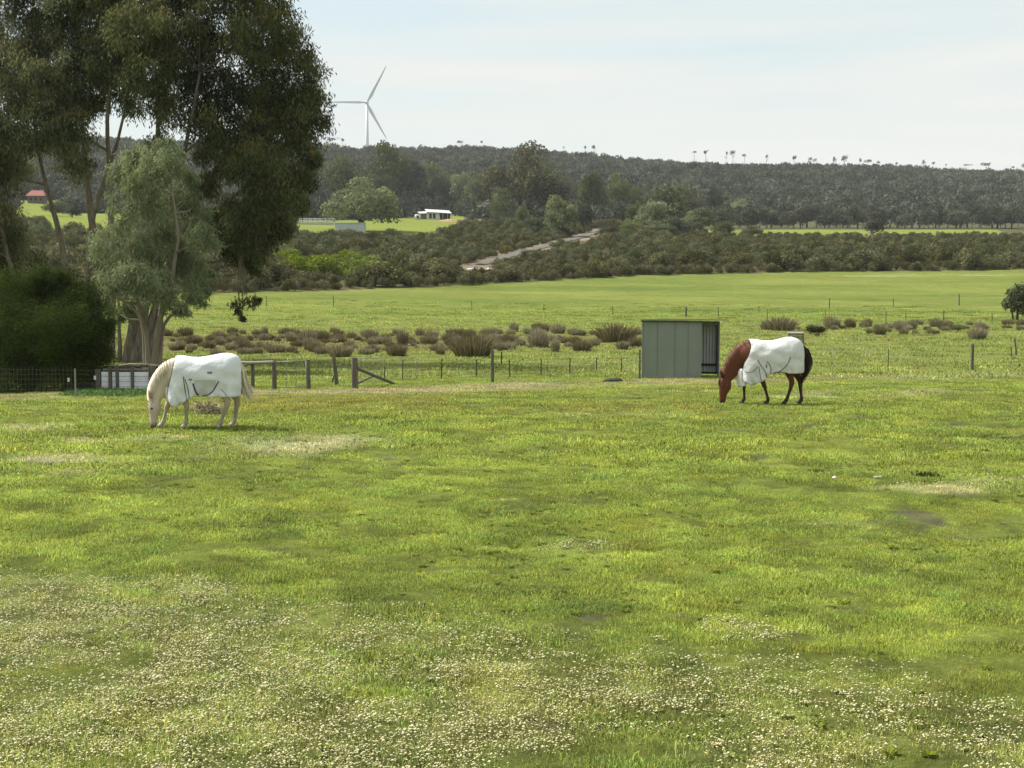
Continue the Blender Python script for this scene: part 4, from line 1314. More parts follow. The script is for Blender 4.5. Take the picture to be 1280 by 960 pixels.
# timber rails next to the pale horse
t = fence_thing('timber_fence', 316, 484, 'weathered timber post and rail fence just right of the pale horse')
ps = [add_post(t, px, y0, y1, w_, M['post']) for px, y0, y1, w_ in ((300, 450, 483, 4.5), (316, 450, 484, 5), (343, 448.5, 485, 6))]
for (i, fa, j_, fb, nm) in ((0, .93, 2, .97, 'rail'), (0, .80, 1, .93, 'rail')):
    a_, b_ = ps[i][0] + Vector((-.3, -.09, ps[i][1] * fa)), ps[j_][0] + Vector((0, -.09, ps[j_][1] * fb))
    MB().tube([a_, (a_ + b_) / 2 - Vector((0, 0, .03)), b_], [.055, .05, .045], 7, jitter=.2).build(nm, M['rail'], t)
a_, b_ = ps[0][0] + Vector((-.3, -.1, .45)), ps[1][0] + Vector((0, -.1, .9))
MB().tube([a_, b_], .03, 6, jitter=.2).build('rail', M['rail'], t)
# wire gate between posts
t = fence_thing('wire_gate', 364, 485, 'narrow pipe and wire gate between the two thick timber posts', 'gate')
a_, b_ = at(345.5, 484.5, 20) - t.location, at(383, 484.5, 20) - t.location
hh = 35 * t.location.y / FPX
fr_ = MB()
for p, q_ in ((a_ + Vector((0, 0, .06)), a_ + Vector((0, 0, hh))), (b_ + Vector((0, 0, .06)), b_ + Vector((0, 0, hh))), (a_ + Vector((0, 0, hh)), b_ + Vector((0, 0, hh))), (a_ + Vector((0, 0, .06)), b_ + Vector((0, 0, .06)))):
    fr_.tube([p, q_], .014, 8)
fr_.build('frame', M['steel'], t, smooth=True)
for f in (.33, .66):
    p = a_.lerp(b_, f)
    MB().tube([p + Vector((0, 0, .06)), p + Vector((0, 0, hh))], .012, 6).build('upright', M['steel'], t)
for f in (.2, .35, .5, .65, .8):
    MB().tube([a_ + Vector((0, 0, hh * f)), b_ + Vector((0, 0, hh * f))], .004, 4).build('wire', M['wire'], t)
# mesh fence to the right of the gate
t = fence_thing('wire_fence', 445, 486, 'wire mesh fence of timber posts and dark pickets between wire gate and shed')
pl = []
pl.append(add_post(t, 385.5, 448, 485, 5.5, M['post']))
pl.append(add_post(t, 421.5, 446, 481, 5, M['post'], lean=-.12))
pl.append(add_post(t, 443.7, 447, 486, 8, M['post']))
wires(t, pl, (.1, .25, .4, .55, .7, .85, .97), M['wire'])
c0 = pl[-1][0]
tall = add_post(t, 615.5, 437.5, 479, 4.2, M['post'])
bot = at(492, 481, 20) - t.location
MB().tube([c0 + Vector((.1, 0, .62)), bot + Vector((0, 0, .05))], [.055, .05], 8, jitter=.15).build('brace', M['post'], t)
mid_ = at(466, 482, 20) - t.location
MB().tube([c0 + Vector((.1, 0, .18)), mid_ + Vector((0, .2, .28))], [.035, .03], 7, jitter=.15).build('brace', M['post'], t)
pk = [add_post(t, px, y0, y1, 1.5, M['picket'], 'picket', lean=random.uniform(-.04, .04)) for px, y0, y1 in
      ((480.5, 457, 475), (503, 449, 475), (551.5, 448, 474), (596, 448, 471), (637.5, 448, 471), (676, 447, 470), (712, 447, 467), (745.5, 447, 464), (776.5, 447.5, 464))]
side = add_post(t, 799.5, 437, 474, 2.6, M['post'])
wires(t, [pl[-1]] + pk + [side], (.08, .2, .33, .46, .6, .75, .92), M['wire'], rad=.005)
# vertical stays of the mesh
m = MB()
for (a_, ha), (b_, hb) in zip(([pl[-1]] + pk)[:-1], pk):
    n_ = int((b_ - a_).length / .3)
    for k in range(1, n_):
        f = k / n_; p = a_.lerp(b_, f)
        m.tube([p + Vector((0, 0, ha * .08)), p + Vector((0, 0, ha * .92))], .003, 3, cap=False)
m.build('mesh_stays', M['wire'], t)
# galvanised gate beyond the strainer post
t = fence_thing('mesh_gate', 480, 478, 'wide galvanised mesh gate behind the strainer post and its brace', 'gate')
a_, b_ = at(447, 478, 20) - t.location, at(520, 476, 20) - t.location
hh = 30 * t.location.y / FPX
fr_ = MB()
for p, q_ in ((a_, a_ + Vector((0, 0, hh))), (b_, b_ + Vector((0, 0, hh))), (a_ + Vector((0, 0, hh)), b_ + Vector((0, 0, hh))), (a_ + Vector((0, 0, .06)), b_ + Vector((0, 0, .06)))):
    fr_.tube([p, q_], .012, 8)
fr_.build('frame', M['steel'], t, smooth=True)
m = MB()
for k in range(1, 22):
    p = a_.lerp(b_, k / 22); m.tube([p + Vector((0, 0, .06)), p + Vector((0, 0, hh))], .0025, 3, cap=False)
for k in range(1, 9): m.tube([a_ + Vector((0, 0, hh * k / 9)), b_ + Vector((0, 0, hh * k / 9))], .0025, 3, cap=False)
m.build('mesh', M['wire'], t)
# leaning rusty picket stub
for px, y0, y1, ln, lab in ((627, 439, 457, 0, 'short dark stake on the flat just right of the tall fence post'),
                            (413, 466, 479, .5, 'bent dark stake leaning beside the slanting timber post')):
    b_, h_ = post_pts(px, y0, y1)
    o = MB().tube([(0, 0, -.2), (ln * h_, 0, h_)], .03, 6).build('stake', M['picket'])
    o.location = b_; tag(o, lab, 'stake')
# right paddock fence
t = fence_thing('wire_fence', 1215, 464, 'paddock wire fence on the right with one stout upright timber post')
a_ = add_post(t, 1215, 431, 464, 4.2, M['post'])
b_ = add_post(t, 1300, 428, 461, 4, M['post'])
c_ = add_post(t, 1010, 436, 467, 1.4, M['picket'], 'picket')
d_ = add_post(t, 1110, 437, 465, 1.2, M['picket'], 'picket')
wires(t, [c_, d_, a_, b_], (.3, .6, .95), M['wire'], rad=.004)
t = fence_thing('wire_fence', 1268, 446, 'leaning dark posts of a broken wire fence near the right edge')
a_ = add_post(t, 1264, 434.5, 446, 1.8, M['post'])
b_ = add_post(t, 1271, 422, 444.5, 2.4, M['post'], lean=-.15)
wires(t, [a_, b_], (.5, .9), M['wire'])
# far pasture fence
t = fence_thing('pasture_fence', 860, 395, 'line of thin dark posts crossing the far pasture in front of the scrub')
pl = []
for px, y0, y1, w_ in ((333, 370, 383, 1), (417, 370, 384, 1), (590, 376, 388, .8), (680, 380, 391, .7), (766, 382.5, 394, 1.1), (857.5, 384, 396, 2.6), (898, 384, 396, 1.2), (949, 382, 392, .9), (1036.6, 373, 386, 1.4), (1116.7, 373, 384, 1.1), (1199, 367.5, 382, 1.6), (1300, 364, 380, 1.4)):
    pl.append(add_post(t, px, y0, y1, w_, M['post'], lean=random.uniform(-.05, .05)))
wires(t, pl[4:], (.5, .9), M['wire'], rad=.0015)
t = fence_thing('pasture_fence', 1100, 400, 'second row of thin posts among the right-hand rushes')
pl = [add_post(t, px, y0, y1, w_, M['post'], lean=random.uniform(-.05, .05)) for px, y0, y1, w_ in
      ((959.4, 386, 402, .9), (1032, 389, 402, .9), (1107, 389, 404, 1.1), (1132, 391, 404, .9), (1179, 388, 402, 1.4), (1240, 391, 404, 1.2), (1300, 391, 404, 1))]
wires(t, pl, (.5, .9), M['wire'], rad=.0015)
# pale plastic pegs on the flat
M['peg'] = simple('pale_peg', (.55, .54, .46), .6, .1, 10)
g = random.Random(3)
pegs = [(516, 471), (524, 470), (532, 470.5), (543, 470), (552, 469), (560, 468), (571, 467)] + [(1024, 443), (1031, 443.5), (1040, 443), (1043, 443.5), (1083, 443), (1087, 443.4), (1093, 443), (1102, 442)]
for px, py in pegs:
    p = at(px, py, 30); h_ = g.uniform(5, 9 if px < 700 else 5.5) * p.y / FPX
    o = MB().tube([(0, 0, -.1), (g.uniform(-.03, .03), 0, h_ * .6), (g.uniform(-.06, .06), 0, h_)], [.018, .014, .022], 5).build('peg', M['peg'])
    o.location = p
    if px < 700: tag(o, 'short pale peg standing in the grass behind the mesh gate', 'peg', 'pale pegs behind the mesh gate')
    else: tag(o, 'tiny pale peg in the grass to the right of the chestnut horse', 'peg', 'pale pegs right of the chestnut horse')

# ------------------------------------------------------------------ slatted crate behind the chestnut horse
M['cratew'] = simple('grey_board', (.33, .34, .30), .8, .2, 5)
M['crated'] = simple('dark_board', (.10, .105, .085), .8, .2, 5)
p = at(995, 431, 40)
t = thing('slatted_crate', p, -.12, 'grey slatted crate with a pale top board, just above the rump of the chestnut horse', 'crate')
sw, sh = 19 * p.y / FPX, 15 * p.y / FPX
MB().box((-.02, .1, sh), (sw, .8, .05)).build('top_board', M['cratew'], t)
for k in range(5):
    MB().box((0, -.27 + .0 * k, .12 + k * sh * .17), (sw, .03, sh * .105)).build('slat', M['crated'], t)
for sx in (-1, 1):
    MB().box((sx * sw * .47, -.23, sh * .48), (.05, .05, sh * .96)).build('leg', M['cratew'], t)
    MB().box((sx * sw * .47, .43, sh * .48), (.05, .05, sh * .96)).build('leg', M['cratew'], t)

# ------------------------------------------------------------------ white boarded edging and wire fence on the left
M['white'] = simple('white_board', (.84, .85, .87), .7, .06, 5, dirt=(.50, .52, .52), dirt_amt=.5, stretch=(.5, 1, 2), dscale=3)
M['whitepaint'] = simple('far_white_paint', (.62, .62, .60), .6, .06, 2)
t = thing('boarded_wall', at(157, 489.5, 20), 0, 'low white boarded wall between dark posts, left of the pale horse', 'wall')
D0 = t.location.y; s_ = D0 / FPX
def lx(px): return (px - 157) * s_
for x0, x1 in ((127, 136), (140.5, 145), (149, 164), (168, 186)):
    for k in range(4):
        y0 = 488.5 - k * 6.3; hgt = 5.8 * s_
        zc = (489.5 - y0) * s_ + hgt / 2
        MB().box(((lx(x0) + lx(x1)) / 2, random.uniform(-.004, .004), zc), (lx(x1) - lx(x0) - .01, .03, hgt)).build('board', M['white'], t, bevel=.004)
for px, wp, yt in ((138.2, 3.6, 458), (147, 3.4, 455), (166, 3.4, 454), (191, 9, 456), (123, 6, 460)):
    MB().box((lx(px), -.03, (489.5 - yt) * s_ / 2 - .05), (wp * s_, .09, (489.5 - yt) * s_ + .1)).build('post', M['post'], t, bevel=.01)
MB().box((lx(158), .05, (489.5 - 461) * s_), (lx(187) - lx(128), .06, .05)).build('top_rail', M['rail'], t)
t = thing('log', at(150, 486, 20), 0, 'weathered grey log and bark heaped along the top of the white boarded wall', 'log')
for k in range(9):
    x0 = random.uniform(-1.3, .6); ln = random.uniform(.5, 1.1); z0 = random.uniform(.62, .76)
    MB().tube([(x0, .25, z0), (x0 + ln * .5, .3, z0 + random.uniform(-.05, .08)), (x0 + ln, .28, z0 + random.uniform(-.08, .08))], [.045, .055, .03], 7, jitter=.3).build('bark_piece', random.choice([M['rail'], M['bark'], M['darkbark']]), t)
MB().box((0, .55, .35), (1.9, .35, .7)).build('earth_fill', M['darkbark'], t, bevel=.08)
# corrugated scrap sheet
t = thing('metal_sheet', at(108, 489, 20), .1, 'old grey metal sheets leaning behind the metal fence post', 'metal sheet')
for k in range(3):
    V = []; F = []
    for i in range(25):
        u = i / 24 * .36
        for zz in (0, random.uniform(.78, .82)): V.append((u - .52 + k * .37, .05 * k + .012 * math.sin(u * 60), zz))
    for i in range(24): F.append((2 * i, 2 * i + 2, 2 * i + 3, 2 * i + 1))
    o = link('sheet', mesh_np('sheet', V, F), t, simple('rusty_sheet', (.20, .19, .18), .7, .3, 4, dirt=(.16, .10, .06)))
    o.modifiers.new('s', 'SOLIDIFY').thickness = .006
t = thing('wire_fence', at(94, 497, 20), 0, 'wire fence with a slim metal post in front of the large dark bush', 'fence')
pl = [add_post(t, px, y0, y1, w_, M['steel'], 'post') for px, y0, y1, w_ in ((-30, 458, 499, 2), (94.5, 461, 497.5, 2.2), (186, 463, 492, 1))]
wires(t, pl, (.12, .3, .48, .64, .8, .95), M['wire'], rad=.003)
m = MB()
for k in range(1, 26):
    a_, b_ = pl[0][0], pl[1][0]; p = a_.lerp(b_, k / 26); m.tube([p + Vector((0, 0, .05)), p + Vector((0, 0, .9))], .002, 3, cap=False)
m.build('mesh_stays', M['wire'], t)
for px, py in ((86.5, 475), (119.5, 472)):
    p = at(px, 496, 20); z_ = (496 - py) * p.y / FPX
    MB().box(p - t.location + Vector((0, -.03, z_)), (.06, .02, .11)).build('fence_tag', M['whitepaint'], t)

# lush grass at the foot of the wall
n_ = 420
gx = np.random.default_rng(71).uniform(112, 192, n_); gy = np.random.default_rng(72).uniform(487, 496, n_)
pp = np.array([list(at(a_, b_, 20)) for a_, b_ in zip(gx, gy)])
gn_scatter('lush_grass', pp, np.full(n_, .9) * np.random.default_rng(73).uniform(.9, 1.9, n_), np.random.default_rng(74).random(n_) * 6, np.arange(n_) % 5, farg, np.tile([[.045, .085, .020]], (n_, 1)))

# ------------------------------------------------------------------ farm buildings beyond the scrub
M['tin'] = simple('tin_roof', (.55, .56, .57), .45, .08, 1.5, spec=.4)
M['redroof'] = simple('red_roof', (.22, .065, .05), .7, .1, 2)
M['brick'] = simple('brown_wall', (.16, .12, .09), .8, .2, 2)
M['darkvoid'] = simple('shaded_opening', (.02, .02, .02), .6, .1, 2)
p = at(543, 274, 100); s_ = p.y / FPX
t = thing('farmhouse', p, .22, 'white farmhouse with pale tin roof and open carport, far behind the scrub', 'house')
MB().box((-1.0 * 1, 0, 1.25), (16 * s_, 5, 2.9)).build('wall', M['whitepaint'], t)
MB().box((-8.2 * s_ * 1.0 - 3.4 * s_ - .6, .3, 1.1), (9 * s_, 4.4, 2.7)).build('side_wall', M['brick'], t)
r_ = MB(); r_.box((0, 0, 0), (31 * s_, 6.4, .16)); o = r_.build('roof', M['tin'], t); o.location = (9 * s_ * .5, -.4, 3.15); o.rotation_euler = (math.radians(12), math.radians(3), 0)
r_ = MB(); r_.box((0, 0, 0), (13 * s_, 5.6, .14)); o = r_.build('lower_roof', M['tin'], t); o.location = (-11.5 * s_ - .6, 0, 2.65); o.rotation_euler = (math.radians(9), math.radians(-4), 0)
for x0 in (-3.2, 1.6):
    MB().box((x0 * s_ - 1.0, -2.53, 1.15), (3.2 * s_, .08, 1.9)).build('window' if x0 < 0 else 'door', M['darkvoid'], t)
MB().box((14.3 * s_ , 1.8, 1.3), (13 * s_, .2, 2.6)).build('carport_shade', M['darkvoid'], t)  # near-black panel standing in for the shade under the carport roof
for x0 in (9.5, 15.5, 20.3):
    MB().box((x0 * s_, -2.4, 1.3), (.14, .14, 2.7)).build('carport_post', M['whitepaint'], t)
p = at(522, 274.5, 100)
t = thing('water_tank', p, 0, 'small round pale water tank with dark hatch left of the farmhouse', 'water tank')
MB().tube([(0, 0, -.1), (0, 0, 1.7), (0, 0, 2.0), (0, 0, 2.1)], [1.15, 1.15, 1.0, .2], 20).build('tank_wall', M['whitepaint'], t, smooth=True)
MB().tube([(.15, -1.1, .9), (.15, -1.22, .9)], [.5, .5], 14).build('hatch', M['darkvoid'], t)
p = at(438, 291, 100); s_ = p.y / FPX
t = thing('white_shed', p, .05, 'low blue-white shed half hidden behind the forked trunk of the rounded tree', 'shed')
for k in range(4):
    MB().box(((-14.2 + 9.5 * k) * s_, 0, 1.1), (9.3 * s_, 3, 2.3)).build('wall_panel', simple('blue_white', (.42, .46, .50), .5, .06, 2), t)
MB().box((0, 0, 2.34), (39 * s_, 3.4, .12)).build('roof', M['tin'], t)
p = at(396, 281, 100); s_ = p.y / FPX
t = thing('yard_rails', p, .0, 'white-railed stock yard on the grass at the right of the big gum', 'fence')
for row in (0, 3.5):
    for k in range(8):
        MB().box(((-21 + 6 * k) * s_, row, .9), (.14, .14, 2.0)).build('post', M['whitepaint'], t)
    for z_ in (.55, 1.15, 1.75):
        MB().box((0, row - .1, z_), (42 * s_, .05, .16)).build('rail', M['whitepaint'], t)
MB().box((0, -1.2, .25), (44 * s_, .3, .8)).build('kerb_wall', M['sand'], t)
p = at(47, 254, 100); s_ = p.y / FPX
t = thing('red_roofed_house', p, .1, 'house with a red roof glimpsed through the trunks of the big gum', 'house')
MB().box((0, 0, 1.4), (20 * s_, 7, 3.0)).build('wall', M['brick'], t)
V = [(-12 * s_, -4.4, 2.85), (12 * s_, -4.4, 2.85), (12 * s_, 4.4, 2.85), (-12 * s_, 4.4, 2.85), (-7 * s_, 0, 5.2), (7 * s_, 0, 5.2)]
link('roof', mesh_np('roof', V, quads=[(0, 1, 5, 4), (2, 3, 4, 5), (3, 2, 1, 0)], tris=[(1, 2, 5), (3, 0, 4)]), t, M['redroof'])
for x0 in (-6, 0, 6): MB().box((x0 * s_, -3.52, 1.5), (2.5 * s_, .08, 1.2)).build('window', M['darkvoid'], t)

# ------------------------------------------------------------------ small things on the paddock
def lump(name, px, py, wd, dp, hh, mat, lab, cat):
    bm_ = bmesh.new(); bmesh.ops.create_icosphere(bm_, subdivisions=3, radius=.5)
    for v in bm_.verts:
        k = 1 + .35 * (float(vnoise(v.co.x * 5 + 9, v.co.y * 5 + v.co.z * 3, 1, 12)) - .5)
        v.co *= k
        if v.co.z < -.1: v.co.z = -.1
    me = bpy.data.meshes.new(name); bm_.to_mesh(me); bm_.free()
    o = link(name, me, mats=mat, loc=at(px, py, 8)); o.scale = (wd, dp, hh)
    tag(o, lab, cat)
    return o
M['dung'] = simple('dark_earth', (.045, .05, .03), .95, .3, 8, .8, 20)
M['stone'] = simple('pale_stone', (.62, .60, .58), .8, .1, 12, .3, 30)
lump('earth_heap', 766, 477.5, .72, .4, .32, M['dung'], 'low dark heap of earth in the grass left of the shed', 'earth heap')
lump('pale_stone', 1043, 600, .085, .07, .11, M['stone'], 'pale stone in the short grass, lower right of the chestnut horse', 'stone')
lump('pale_stone', 1098, 597, .16, .08, .05, M['stone'], 'flat pale scrap in the grass right of the rounder pale stone', 'stone')
# bleached dry heap behind the pale horse
p = at(262, 517, 20); g_ = np.random.default_rng(81); n_ = 700
c_ = np.stack([g_.normal(0, .17, n_), g_.normal(0, .12, n_), np.abs(g_.normal(.07, .09, n_))], -1)
d_ = unit(g_.normal(0, 1, (n_, 3)) * np.array([1, 1, .6])); s2 = unit(np.cross(d_, g_.normal(0, 1, (n_, 3))))
v_, q_ = leaf_quads(c_, d_, s2, g_.uniform(.08, .2, n_), g_.uniform(.015, .035, n_))
tag(kind='stuff', o=link('dry_leaf_heap', mesh_np('dry_leaf_heap', v_, q_, attrs={'tint': np.repeat(g_.random(n_), 4)}), mats=leafy('dry_leaves', (.06, .05, .035), (.55, .48, .33), transl=.1, inst=0), loc=p))
# darker weeds
for k, (px, py, sz, lab) in enumerate(((1160, 597, .30, 'dark green weed tuft right of the pale stones'), (1022, 590, .16, 'small green weed left of the pale stones'), (865, 508, .0, ''))):
    if not sz: continue
    g_ = np.random.default_rng(90 + k); n_ = 260
    c_ = np.stack([g_.normal(0, .3, n_), g_.normal(0, .2, n_), np.abs(g_.normal(0, .06, n_))], -1) * sz
    d_ = unit(g_.normal(0, 1, (n_, 3)) + np.array([0, 0, 1.2])); s2 = unit(np.cross(d_, g_.normal(0, 1, (n_, 3))))
    v_, q_ = leaf_quads(c_, d_, s2, g_.uniform(.1, .25, n_) * sz * 1.2, g_.uniform(.04, .09, n_) * sz * 1.2)
    tag(link('weed', mesh_np('weed', v_, q_, attrs={'tint': np.repeat(g_.random(n_), 4)}), mats=M['darkbush'], loc=at(px, py, 8)), lab, 'weed')

# ------------------------------------------------------------------ thin haze over the whole valley
bm_ = bmesh.new(); bmesh.ops.create_cube(bm_, size=1)
me = bpy.data.meshes.new('haze'); bm_.to_mesh(me); bm_.free()
hz = link('haze', me); hz.scale = (9200, 9200, 330); hz.location = (0, 0, 330 / 2 - 4)
hm_ = bpy.data.materials.new('haze_air'); hm_.use_nodes = True
t = hm_.node_tree; t.nodes.clear()
o_ = t.nodes.new('ShaderNodeOutputMaterial'); pv = t.nodes.new('ShaderNodeVolumePrincipled')
pv.inputs['Color'].default_value = (.86, .91, .96, 1); pv.inputs['Density'].default_value = .00009
t.links.new(pv.outputs[0], o_.inputs['Volume'])
me.materials.append(hm_); tag(hz, kind='stuff')
# ------------------------------------------------------------------ horses
def horse(spec):
    D = None
    p = at(spec['px'], spec['py'], 15)
    D = p.y
    S_ = spec['ppm'] / (FPX / D)          # size so that one model metre spans ppm picture pixels
    x0 = .73
    t = thing('horse', p, math.pi + spec['yaw'], spec['label'], 'horse')
    t.scale = (S_,) * 3
    def L(x, y, z): return Vector((x - x0, y, z))
    m = MB()
    def sweep(path, rh, rw, seg=20):
        """elliptical sections: rh across the path in the side plane, rw sideways"""
        pts = [Vector(q_) for q_ in path]; vs = []
        for i, q_ in enumerate(pts):
            tn = (pts[min(i + 1, len(pts) - 1)] - pts[max(i - 1, 0)]).normalized()
            lat = Vector((0, 1, 0)); lat = (lat - tn * lat.dot(tn)).normalized()
            nr_ = tn.cross(lat)
            for k in range(seg):
                a = 2 * math.pi * k / seg
                vs.append(q_ + nr_ * math.cos(a) * rh[i] + lat * math.sin(a) * rw[i])
        fs = []
        for i in range(len(pts) - 1):
            for k in range(seg):
                k2 = (k + 1) % seg
                fs.append((i * seg + k, i * seg + k2, (i + 1) * seg + k2, (i + 1) * seg + k))
        fs.append(tuple(range(seg))[::-1]); fs.append(tuple((len(pts) - 1) * seg + k for k in range(seg)))
        m.add(vs, fs)
    def resamp(rows, n_=4):
        """Catmull-Rom through rows of numbers"""
        R = [np.array(r_, float) for r_ in rows]; out_ = []
        for k in range(len(R) - 1):
            q0, q1, q2, q3 = R[max(k - 1, 0)], R[k], R[k + 1], R[min(k + 2, len(R) - 1)]
            for s in range(n_):
                f = s / n_
                out_.append(.5 * (2 * q1 + (q2 - q0) * f + (2 * q0 - 5 * q1 + 4 * q2 - q3) * f * f + (3 * q1 - q0 - 3 * q2 + q3) * f ** 3))
        out_.append(R[-1]); return out_
    body = spec['body']                    # X, top, bottom, half width
    rows = resamp(body, 5)
    sweep([L(r_[0], 0, (r_[1] + r_[2]) / 2) for r_ in rows], [(r_[1] - r_[2]) / 2 for r_ in rows], [r_[3] for r_ in rows], 28)
    nk = resamp(spec['neck'], 5)           # X, y, z, half depth, half width
    sweep([L(*r_[:3]) for r_ in nk], [r_[3] for r_ in nk], [r_[4] for r_ in nk], 24)
    hd = resamp(spec['head'], 5)
    sweep([L(*r_[:3]) for r_ in hd], [r_[3] for r_ in hd], [r_[4] for r_ in hd], 24)
    hoofs = []
    for (sd, kind, joints) in spec['legs']:
        jr = resamp(joints, 4)             # X, z, r along, r sideways
        yb = sd * (.145 if kind == 'f' else .15)
        path = []
        for i, r_ in enumerate(jr):
            f = i / (len(jr) - 1)
            path.append(L(r_[0], yb * (1 - .22 * f), r_[1]))
        sweep(path, [r_[2] * 1.12 for r_ in jr], [r_[3] * 1.15 for r_ in jr], 16)
        hoofs.append((path[-1], joints[-1]))
    me = bpy.data.meshes.new('body'); me.from_pydata(m.v, [], m.f); me.update()
    tmp = bpy.data.objects.new('tmp', me); COL.objects.link(tmp)
    r_ = tmp.modifiers.new('r', 'REMESH'); r_.mode = 'VOXEL'; r_.voxel_size = .016
    s_ = tmp.modifiers.new('s', 'SMOOTH'); s_.factor = .5; s_.iterations = 5
    dg = bpy.context.evaluated_depsgraph_get()
    bm2 = bpy.data.meshes.new_from_object(tmp.evaluated_get(dg))
    bpy.data.objects.remove(tmp); bpy.data.meshes.remove(me)
    bm2.name = 'body'
    co = np.empty(len(bm2.vertices) * 3, np.float32); bm2.vertices.foreach_get('co', co); co = co.reshape(-1, 3)
    X, Z = co[:, 0] + x0, co[:, 2]
    base = np.tile(np.array(spec['coat']), (len(co), 1))
    nz = fbm(X * 3, Z * 3 + co[:, 1] * 2, .6, 5, 3)
    base = base * (.85 + .3 * nz)[:, None]
    head = (X > 1.52) & (Z < .62)
    hf = np.clip((.60 - Z) / .25, 0, 1) * head
    base = lerp(base, np.array(spec['face']), hf * .8)
    mz = np.clip((.16 - Z) / .10, 0, 1) * (X > 1.6) * (X < 2.3) * np.where(np.abs(co[:, 1] - spec['head'][-1][1]) < .12, 1, 0)
    base = lerp(base, np.array(spec['muzzle']), mz * .85)
    legm = np.clip((.62 - Z) / .25, 0, 1) * ~head
    base = lerp(base, np.array(spec['leg']), legm)
    lowm = np.clip((.2 - Z) / .12, 0, 1) * ~head
    base = lerp(base, np.array(spec['sock']), lowm)
    a = bm2.attributes.new('base', 'FLOAT_COLOR', 'POINT')
    a.data.foreach_set('color', np.concatenate([base, np.ones((len(co), 1))], 1).astype(np.float32).ravel())
    bm2.polygons.foreach_set('use_smooth', np.ones(len(bm2.polygons), bool))
    cm, nt_, b = new_mat(spec['name'] + '_coat')
    at_ = nt_.nodes.new('ShaderNodeAttribute'); at_.attribute_name = 'base'
    nt_.links.new(at_.outputs['Color'], b.inputs['Base Color'])
    b.inputs['Roughness'].default_value = .6
    b.inputs['Sheen Weight'].default_value = .1
    b.inputs['Sheen Tint'].default_value = (*spec['sheen'], 1)
    nn = nt_.nodes.new('ShaderNodeTexNoise'); nn.inputs['Scale'].default_value = 60; nn.inputs['Detail'].default_value = 4
    tcc = nt_.nodes.new('ShaderNodeTexCoord'); nt_.links.new(tcc.outputs['Object'], nn.inputs['Vector'])
    bb = nt_.nodes.new('ShaderNodeBump'); bb.inputs['Strength'].default_value = .25; bb.inputs['Distance'].default_value = .01
    nt_.links.new(nn.outputs['Fac'], bb.inputs['Height']); nt_.links.new(bb.outputs[0], b.inputs['Normal'])
    link('body', bm2, t, cm)
    # hooves
    hm = simple(spec['name'] + '_hoof', spec['hoof'], .6, .2, 20)
    for (e, j_) in hoofs:
        MB().tube([e + Vector((.035, 0, -.055)), e + Vector((.028, 0, -.03)), e + Vector((.005, 0, .015))], [.062, .058, .044], 14).build('hoof', hm, t, smooth=True)
    # head details
    hp = lambda f: [float(np.interp(f, np.linspace(0, 1, len(hd)), [r_[k] for r_ in hd])) for k in range(5)]
    skin = simple(spec['name'] + '_dark', (.02, .016, .014), .5, .1, 20, spec=.25)
    e_ = hp(.30)
    for sd in (-1, 1):
        c_ = L(e_[0] + e_[3] * .35, e_[1] + sd * e_[4] * .90, e_[2])
        bm_ = bmesh.new(); bmesh.ops.create_uvsphere(bm_, u_segments=12, v_segments=8, radius=.024)
        me_ = bpy.data.meshes.new('eye'); bm_.to_mesh(me_); bm_.free()
        link('eye', me_, t, skin, loc=c_)
        n_ = hp(.93)
        bm_ = bmesh.new(); bmesh.ops.create_uvsphere(bm_, u_segments=10, v_segments=8, radius=.018)
        me_ = bpy.data.meshes.new('nostril'); bm_.to_mesh(me_); bm_.free()
        o = link('nostril', me_, t, skin, loc=L(n_[0] + n_[3] * .62, n_[1] + sd * n_[4] * .68, n_[2])); o.scale = (1, .8, 1.4)
        # ear: a folded leaf shape
        q_ = hp(.02); er = L(q_[0] + q_[3] * .45, q_[1] + sd * .062, q_[2] + .05)
        dr = Vector((spec['ear'][0], sd * .5 + spec['ear'][1], spec['ear'][2])).normalized()
        MB().tube([er - dr * .02, er + dr * .05, er + dr * .12, er + dr * .19], [.032, .042, .032, .006], 10).build('ear', cm if False else spec['earmat'], t, smooth=True)
    # hair
    g_ = random.Random(spec['seed'])
    def hair(name, strands, mat, w0=.012):
        h_ = MB()
        for st in strands:
            n_ = len(st)
            h_.tube(st, [w0 * (1 - .75 * i / (n_ - 1)) for i in range(n_)], 4, cap=False)
        h_.build(name, mat, t, smooth=True)
    tl = spec['tail']; strands = []
    tr_ = resamp(tl, 3)
    for k in range(130):
        ox, oy = g_.gauss(0, 1), g_.gauss(0, 1); cut = g_.uniform(.7, 1)
        st = []
        for i, r2 in enumerate(tr_[:max(4, int(len(tr_) * cut))]):
            st.append(L(r2[0] + ox * r2[3], r2[1] + oy * r2[3], r2[2] + .02 * math.sin(i * 1.3 + k)))
        strands.append(st)
    hair('tail', strands, spec['hairmat'], .011)
    strands = []
    for k in range(spec['mane_n']):
        f = g_.random()
        i = f * (len(nk) - 1); i0 = min(int(i), len(nk) - 2); ff = i - i0
        r2 = nk[i0] * (1 - ff) + nk[i0 + 1] * ff
        tn = Vector((nk[i0 + 1][0] - nk[i0][0], 0, nk[i0 + 1][2] - nk[i0][2])).normalized()
        nr_ = Vector((-tn.z, 0, tn.x)) * (1 if -tn.z > -9 else 1)
        if nr_.x * .5 + nr_.z < 0: nr_ = -nr_
        top = L(r2[0], r2[1], r2[2]) + nr_ * (r2[3] * 1.0)
        sd = spec['mane_side'] if g_.random() < .8 else -spec['mane_side']
        ln = spec['mane_len'] * g_.uniform(.6, 1.15)
